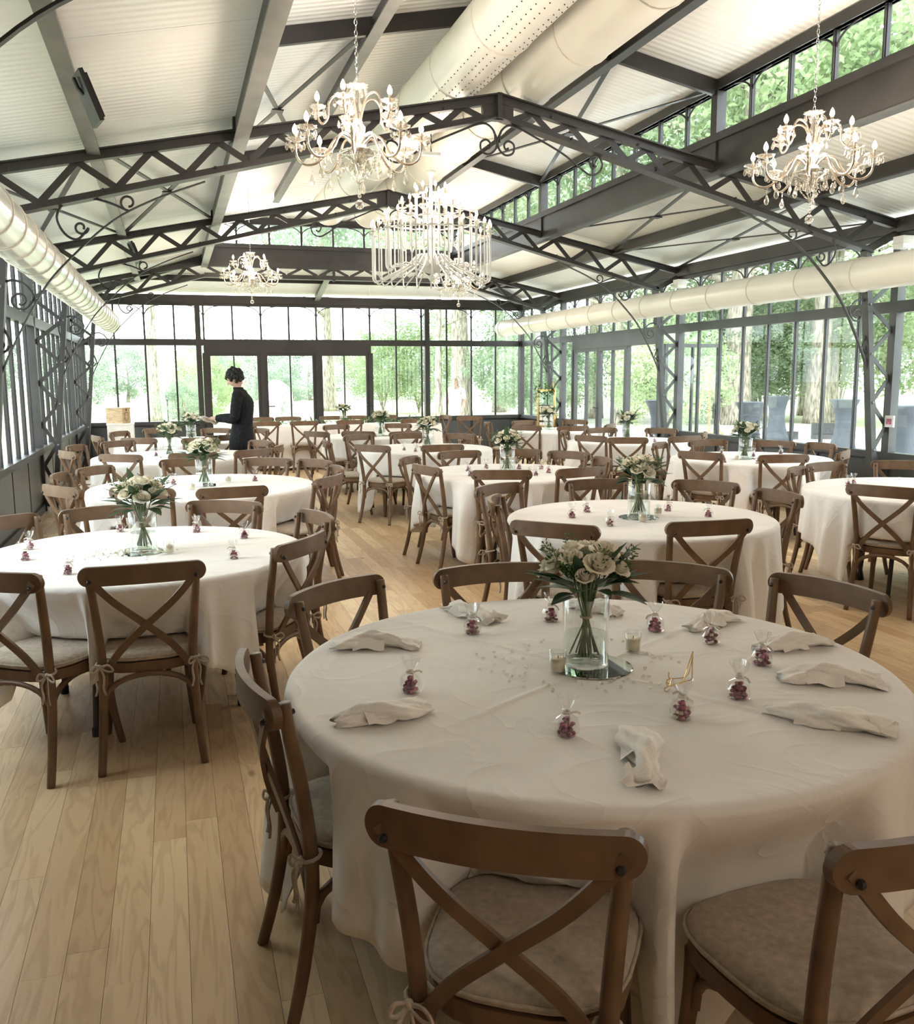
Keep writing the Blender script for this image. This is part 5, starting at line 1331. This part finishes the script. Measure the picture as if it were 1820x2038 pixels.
SHR = [(1.3, 41, 1.9, 1.4, 'foliage_a', 'rounded pine shrub behind the left leaf of the far doors'), (4.7, 43, 1.5, 1.2, 'foliage_c', 'small rounded shrub behind the middle door leaf'), (9.2, 41, 2.2, 2.2, 'foliage_a', 'bushy shrub right of the far doors'),
       (10.9, 41, 2.6, 2.6, 'foliage_a', 'tall bushy shrub behind the thick pale trunk'), (13.2, 33, 2.4, 2.4, 'foliage_b', 'dense dark shrub in the far right corner'), (12.2, 29, 1.9, 1.7, 'foliage_b', 'dark shrub just beyond the corner glazing'), (.3, 34.5, 1.1, .9, 'foliage_c', 'low rounded shrub on the lawn by the lamp'),
       (14.0, 24, 2.0, 1.8, 'foliage_a', 'leafy shrub framed by the open garden door'), (16.2, 27.5, 2.3, 2.2, 'foliage_b', 'dark shrub left of the pale thick trunk'), (19.2, 27.5, 2.5, 2.6, 'foliage_b', 'dark leafy shrub between two trunks on the right'), (20.5, 28.5, 2.8, 3.0, 'foliage_a', 'tall leafy shrub behind the tall leaning tree'),
       (23.0, 28, 3.0, 3.4, 'foliage_a', 'large bright shrub behind the nearest right-hand column'), (24.5, 24.5, 3.0, 3.2, 'foliage_a', 'large bright shrub at the right edge of the view'), (25.2, 21, 3, 3, 'foliage_b', 'large dark shrub just outside the right edge of the view'), (17.6, 31, 3.0, 3.0, 'foliage_a', 'broad shrub behind the cocktail tables'),
       (21.5, 32, 3.4, 4.2, 'foliage_b', 'tall dark hedge shrub at the back of the terrace'), (26, 31, 3.6, 4.5, 'foliage_a', 'tall hedge shrub at the back right'), (-7.5, 19, 1.6, 1.4, 'foliage_c', 'round shrub outside the left windows'), (-8.5, 33, 2.0, 1.9, 'foliage_a', 'leafy shrub outside the left lattice columns')]
for i, (x, y, r, cz, m, lb) in enumerate(SHR): tree(lb, x, y, .05, 1, r, cz, m, i, 'shrubs around the hall', 'shrub', .95, False)
for i in range(13):
    x = -24+i*4.3+RN.uniform(-1, 1)
    tree('pale rounded tree in the distant row across the lawn', x, 66+RN.uniform(-2, 5), .12, 2.6, 2.3+.8*RN.random(), 2.3, 'foliage_c', i, 'distant row of trees', squash=1.05)
def rock(label, loc, s_, seed):
    rn = random.Random(seed); p = [rn.uniform(0, 6.28) for _ in range(6)]
    def fn(u, v):
        t = 2*PI*u; a = PI*v*.62; r = 1+.16*math.sin(3*t+p[0])+.12*math.sin(5*t+4*a+p[1])+.08*math.sin(9*t-6*a+p[2])
        return (s_[0]*r*math.sin(a)*math.cos(t), s_[1]*r*math.sin(a)*math.sin(t), s_[2]*(math.cos(a)**1.2 if math.cos(a) > 0 else math.cos(a)*.3)*(1+.1*math.sin(4*t+p[3])))
    o = MB().grid(fn, 26, 14, wrap=True).build('boulder', 'stone', loc=loc); return tag(o, label, 'boulder', 'boulders on the lawn')
rock('tall pointed grey boulder behind the middle door leaf', (3.7, 35, -.04), (.75, .6, 1.45), 1); rock('lower grey boulder beside the tall pointed one', (4.7, 34.6, -.04), (.6, .5, .75), 2); rock('rounded grey boulder at the left end of the far windows', (-3.3, 35, -.04), (.9, .6, .8), 3)
lp = thing('garden_lamp', 'slender garden lamp post on the far lawn', 'lamp', (-.2, 35.5, -.04))
MB().tube([(0, 0, 0), (0, 0, .85)], .03, 6).build('post', 'steel_grey', lp); MB().lathe([(.06, .85), (.10, 1.08), (.12, 1.1), (.02, 1.2)], 6).build('lantern_head', 'steel_grey', lp)
stt = skin_obj('statue', [(0, 0, .45, .05), (0, 0, .60, .06), (0, 0, .72, .03), (0, .01, .80, .045), (-.18, 0, .62, .022), (.10, .04, .55, .022), (.0, .12, .62, .018), (-.05, 0, .2, .035), (-.05, 0, 0, .03), (.10, .03, .22, .035), (.12, 0, 0, .03)], [(0, 1), (1, 2), (2, 3), (1, 4), (1, 5), (5, 6), (0, 7), (7, 8), (0, 9), (9, 10)], 'stone', None, 2)
stt.location = (-1.75, 35, .35); tag(stt, 'small dark garden statue with one arm stretched out on a stone', 'statue')
rock('flat stone under the small garden statue', (-1.75, 35, -.04), (.4, .35, .42), 4)
def cocktail(label, x, y):
    o = thing('cocktail_table', label, 'table', (x, y, -.012), RN.random(), 'covered cocktail tables')
    wob = lambda t, i: 1+.06*math.cos(4*t)*(1 if i < 5 else 0)
    MB().lathe([(.31, 0), (.27, .12), (.205, .35), (.175, .55), (.185, .75), (.235, .95), (.295, 1.075), (.30, 1.085)], 24, wob=wob).build('stretch_cover', 'cover', o, smooth=True)
    MB().lathe([(.30, 1.085), (.302, 1.10), (.28, 1.105), (0.0001, 1.106)], 24).build('table_top', 'cover', o, smooth=True)
for a in (('slate covered cocktail table behind the second right-row bouquet', 10.73, 15.23), ('slate covered cocktail table farther back on the terrace', 14.2, 19.1), ('slate covered cocktail table left of the nearest right-hand column', 13.4, 15.8), ('slate covered cocktail table right of the nearest right-hand column', 11.6, 12.2), ('slate covered cocktail table behind the open garden door', 9.9, 17.3)): cocktail(*a)
eo = thing('wooden_easel', 'tall wooden easel standing on the terrace outside the right-hand windows', 'easel', (9.35, 14.6, -.012), math.radians(-40))
for s_ in (-1, 1): MB().bar((s_*.33, 0, 0), (s_*.04, .1, 1.7), .04, .03).build('leg', 'wood_light', eo)
MB().bar((0, .5, 0), (0, .12, 1.65), .04, .03).build('leg', 'wood_light', eo); MB().box(-.3, .3, -.02, .06, .55, .59).build('ledge', 'wood_light', eo)
for (x, y, s_, lb) in ((15.7, 19.2, 1., 'large black wedge loudspeaker on the terrace'), (14.9, 19.4, .5, 'small black wedge loudspeaker on the terrace')):
    sp = thing('wedge_speaker', lb, 'loudspeaker', (x, y, -.012), math.radians(-35), 'loudspeakers on the terrace')
    MB().add([(-.3*s_, -.2*s_, 0), (.3*s_, -.2*s_, 0), (.3*s_, .2*s_, 0), (-.3*s_, .2*s_, 0), (-.3*s_, -.12*s_, .12*s_), (.3*s_, -.12*s_, .12*s_), (.3*s_, .15*s_, .4*s_), (-.3*s_, .15*s_, .4*s_)], [(3, 2, 1, 0), (4, 5, 6, 7), (0, 1, 5, 4), (1, 2, 6, 5), (2, 3, 7, 6), (3, 0, 4, 7)]).build('cabinet', 'black_plastic', sp)
    MB().add([(-.26*s_, -.117*s_, .135*s_), (.26*s_, -.117*s_, .135*s_), (.26*s_, .13*s_, .393*s_), (-.26*s_, .13*s_, .393*s_)], [(0, 1, 2, 3)]).build('grille', 'rubber', sp)
hs = thing('stone_house', 'pale stone house half hidden behind the thick trunk', 'house', (31, 47, -.04), math.radians(-30))
MB().box(-5, 5, -3, 3, 0, 4.4).build('wall', 'stone', hs); MB().add([(-5.3, -3.4, 4.4), (5.3, -3.4, 4.4), (5.3, 3.4, 4.4), (-5.3, 3.4, 4.4), (-5.3, 0, 7), (5.3, 0, 7)], [(0, 1, 5, 4), (2, 3, 4, 5), (0, 4, 3), (1, 2, 5), (0, 3, 2, 1)]).build('roof', 'bark', hs)
for x in (-3.6, -1.2, 1.2, 3.6):
    f_ = MB().box(x-.5, x+.5, -3.06, -3.0, 1.0, 3.0).build('window', 'white_paint', hs); MB().box(x-.4, x+.4, -3.08, -3.06, 1.1, 2.9).build('pane', 'black_plastic', f_)
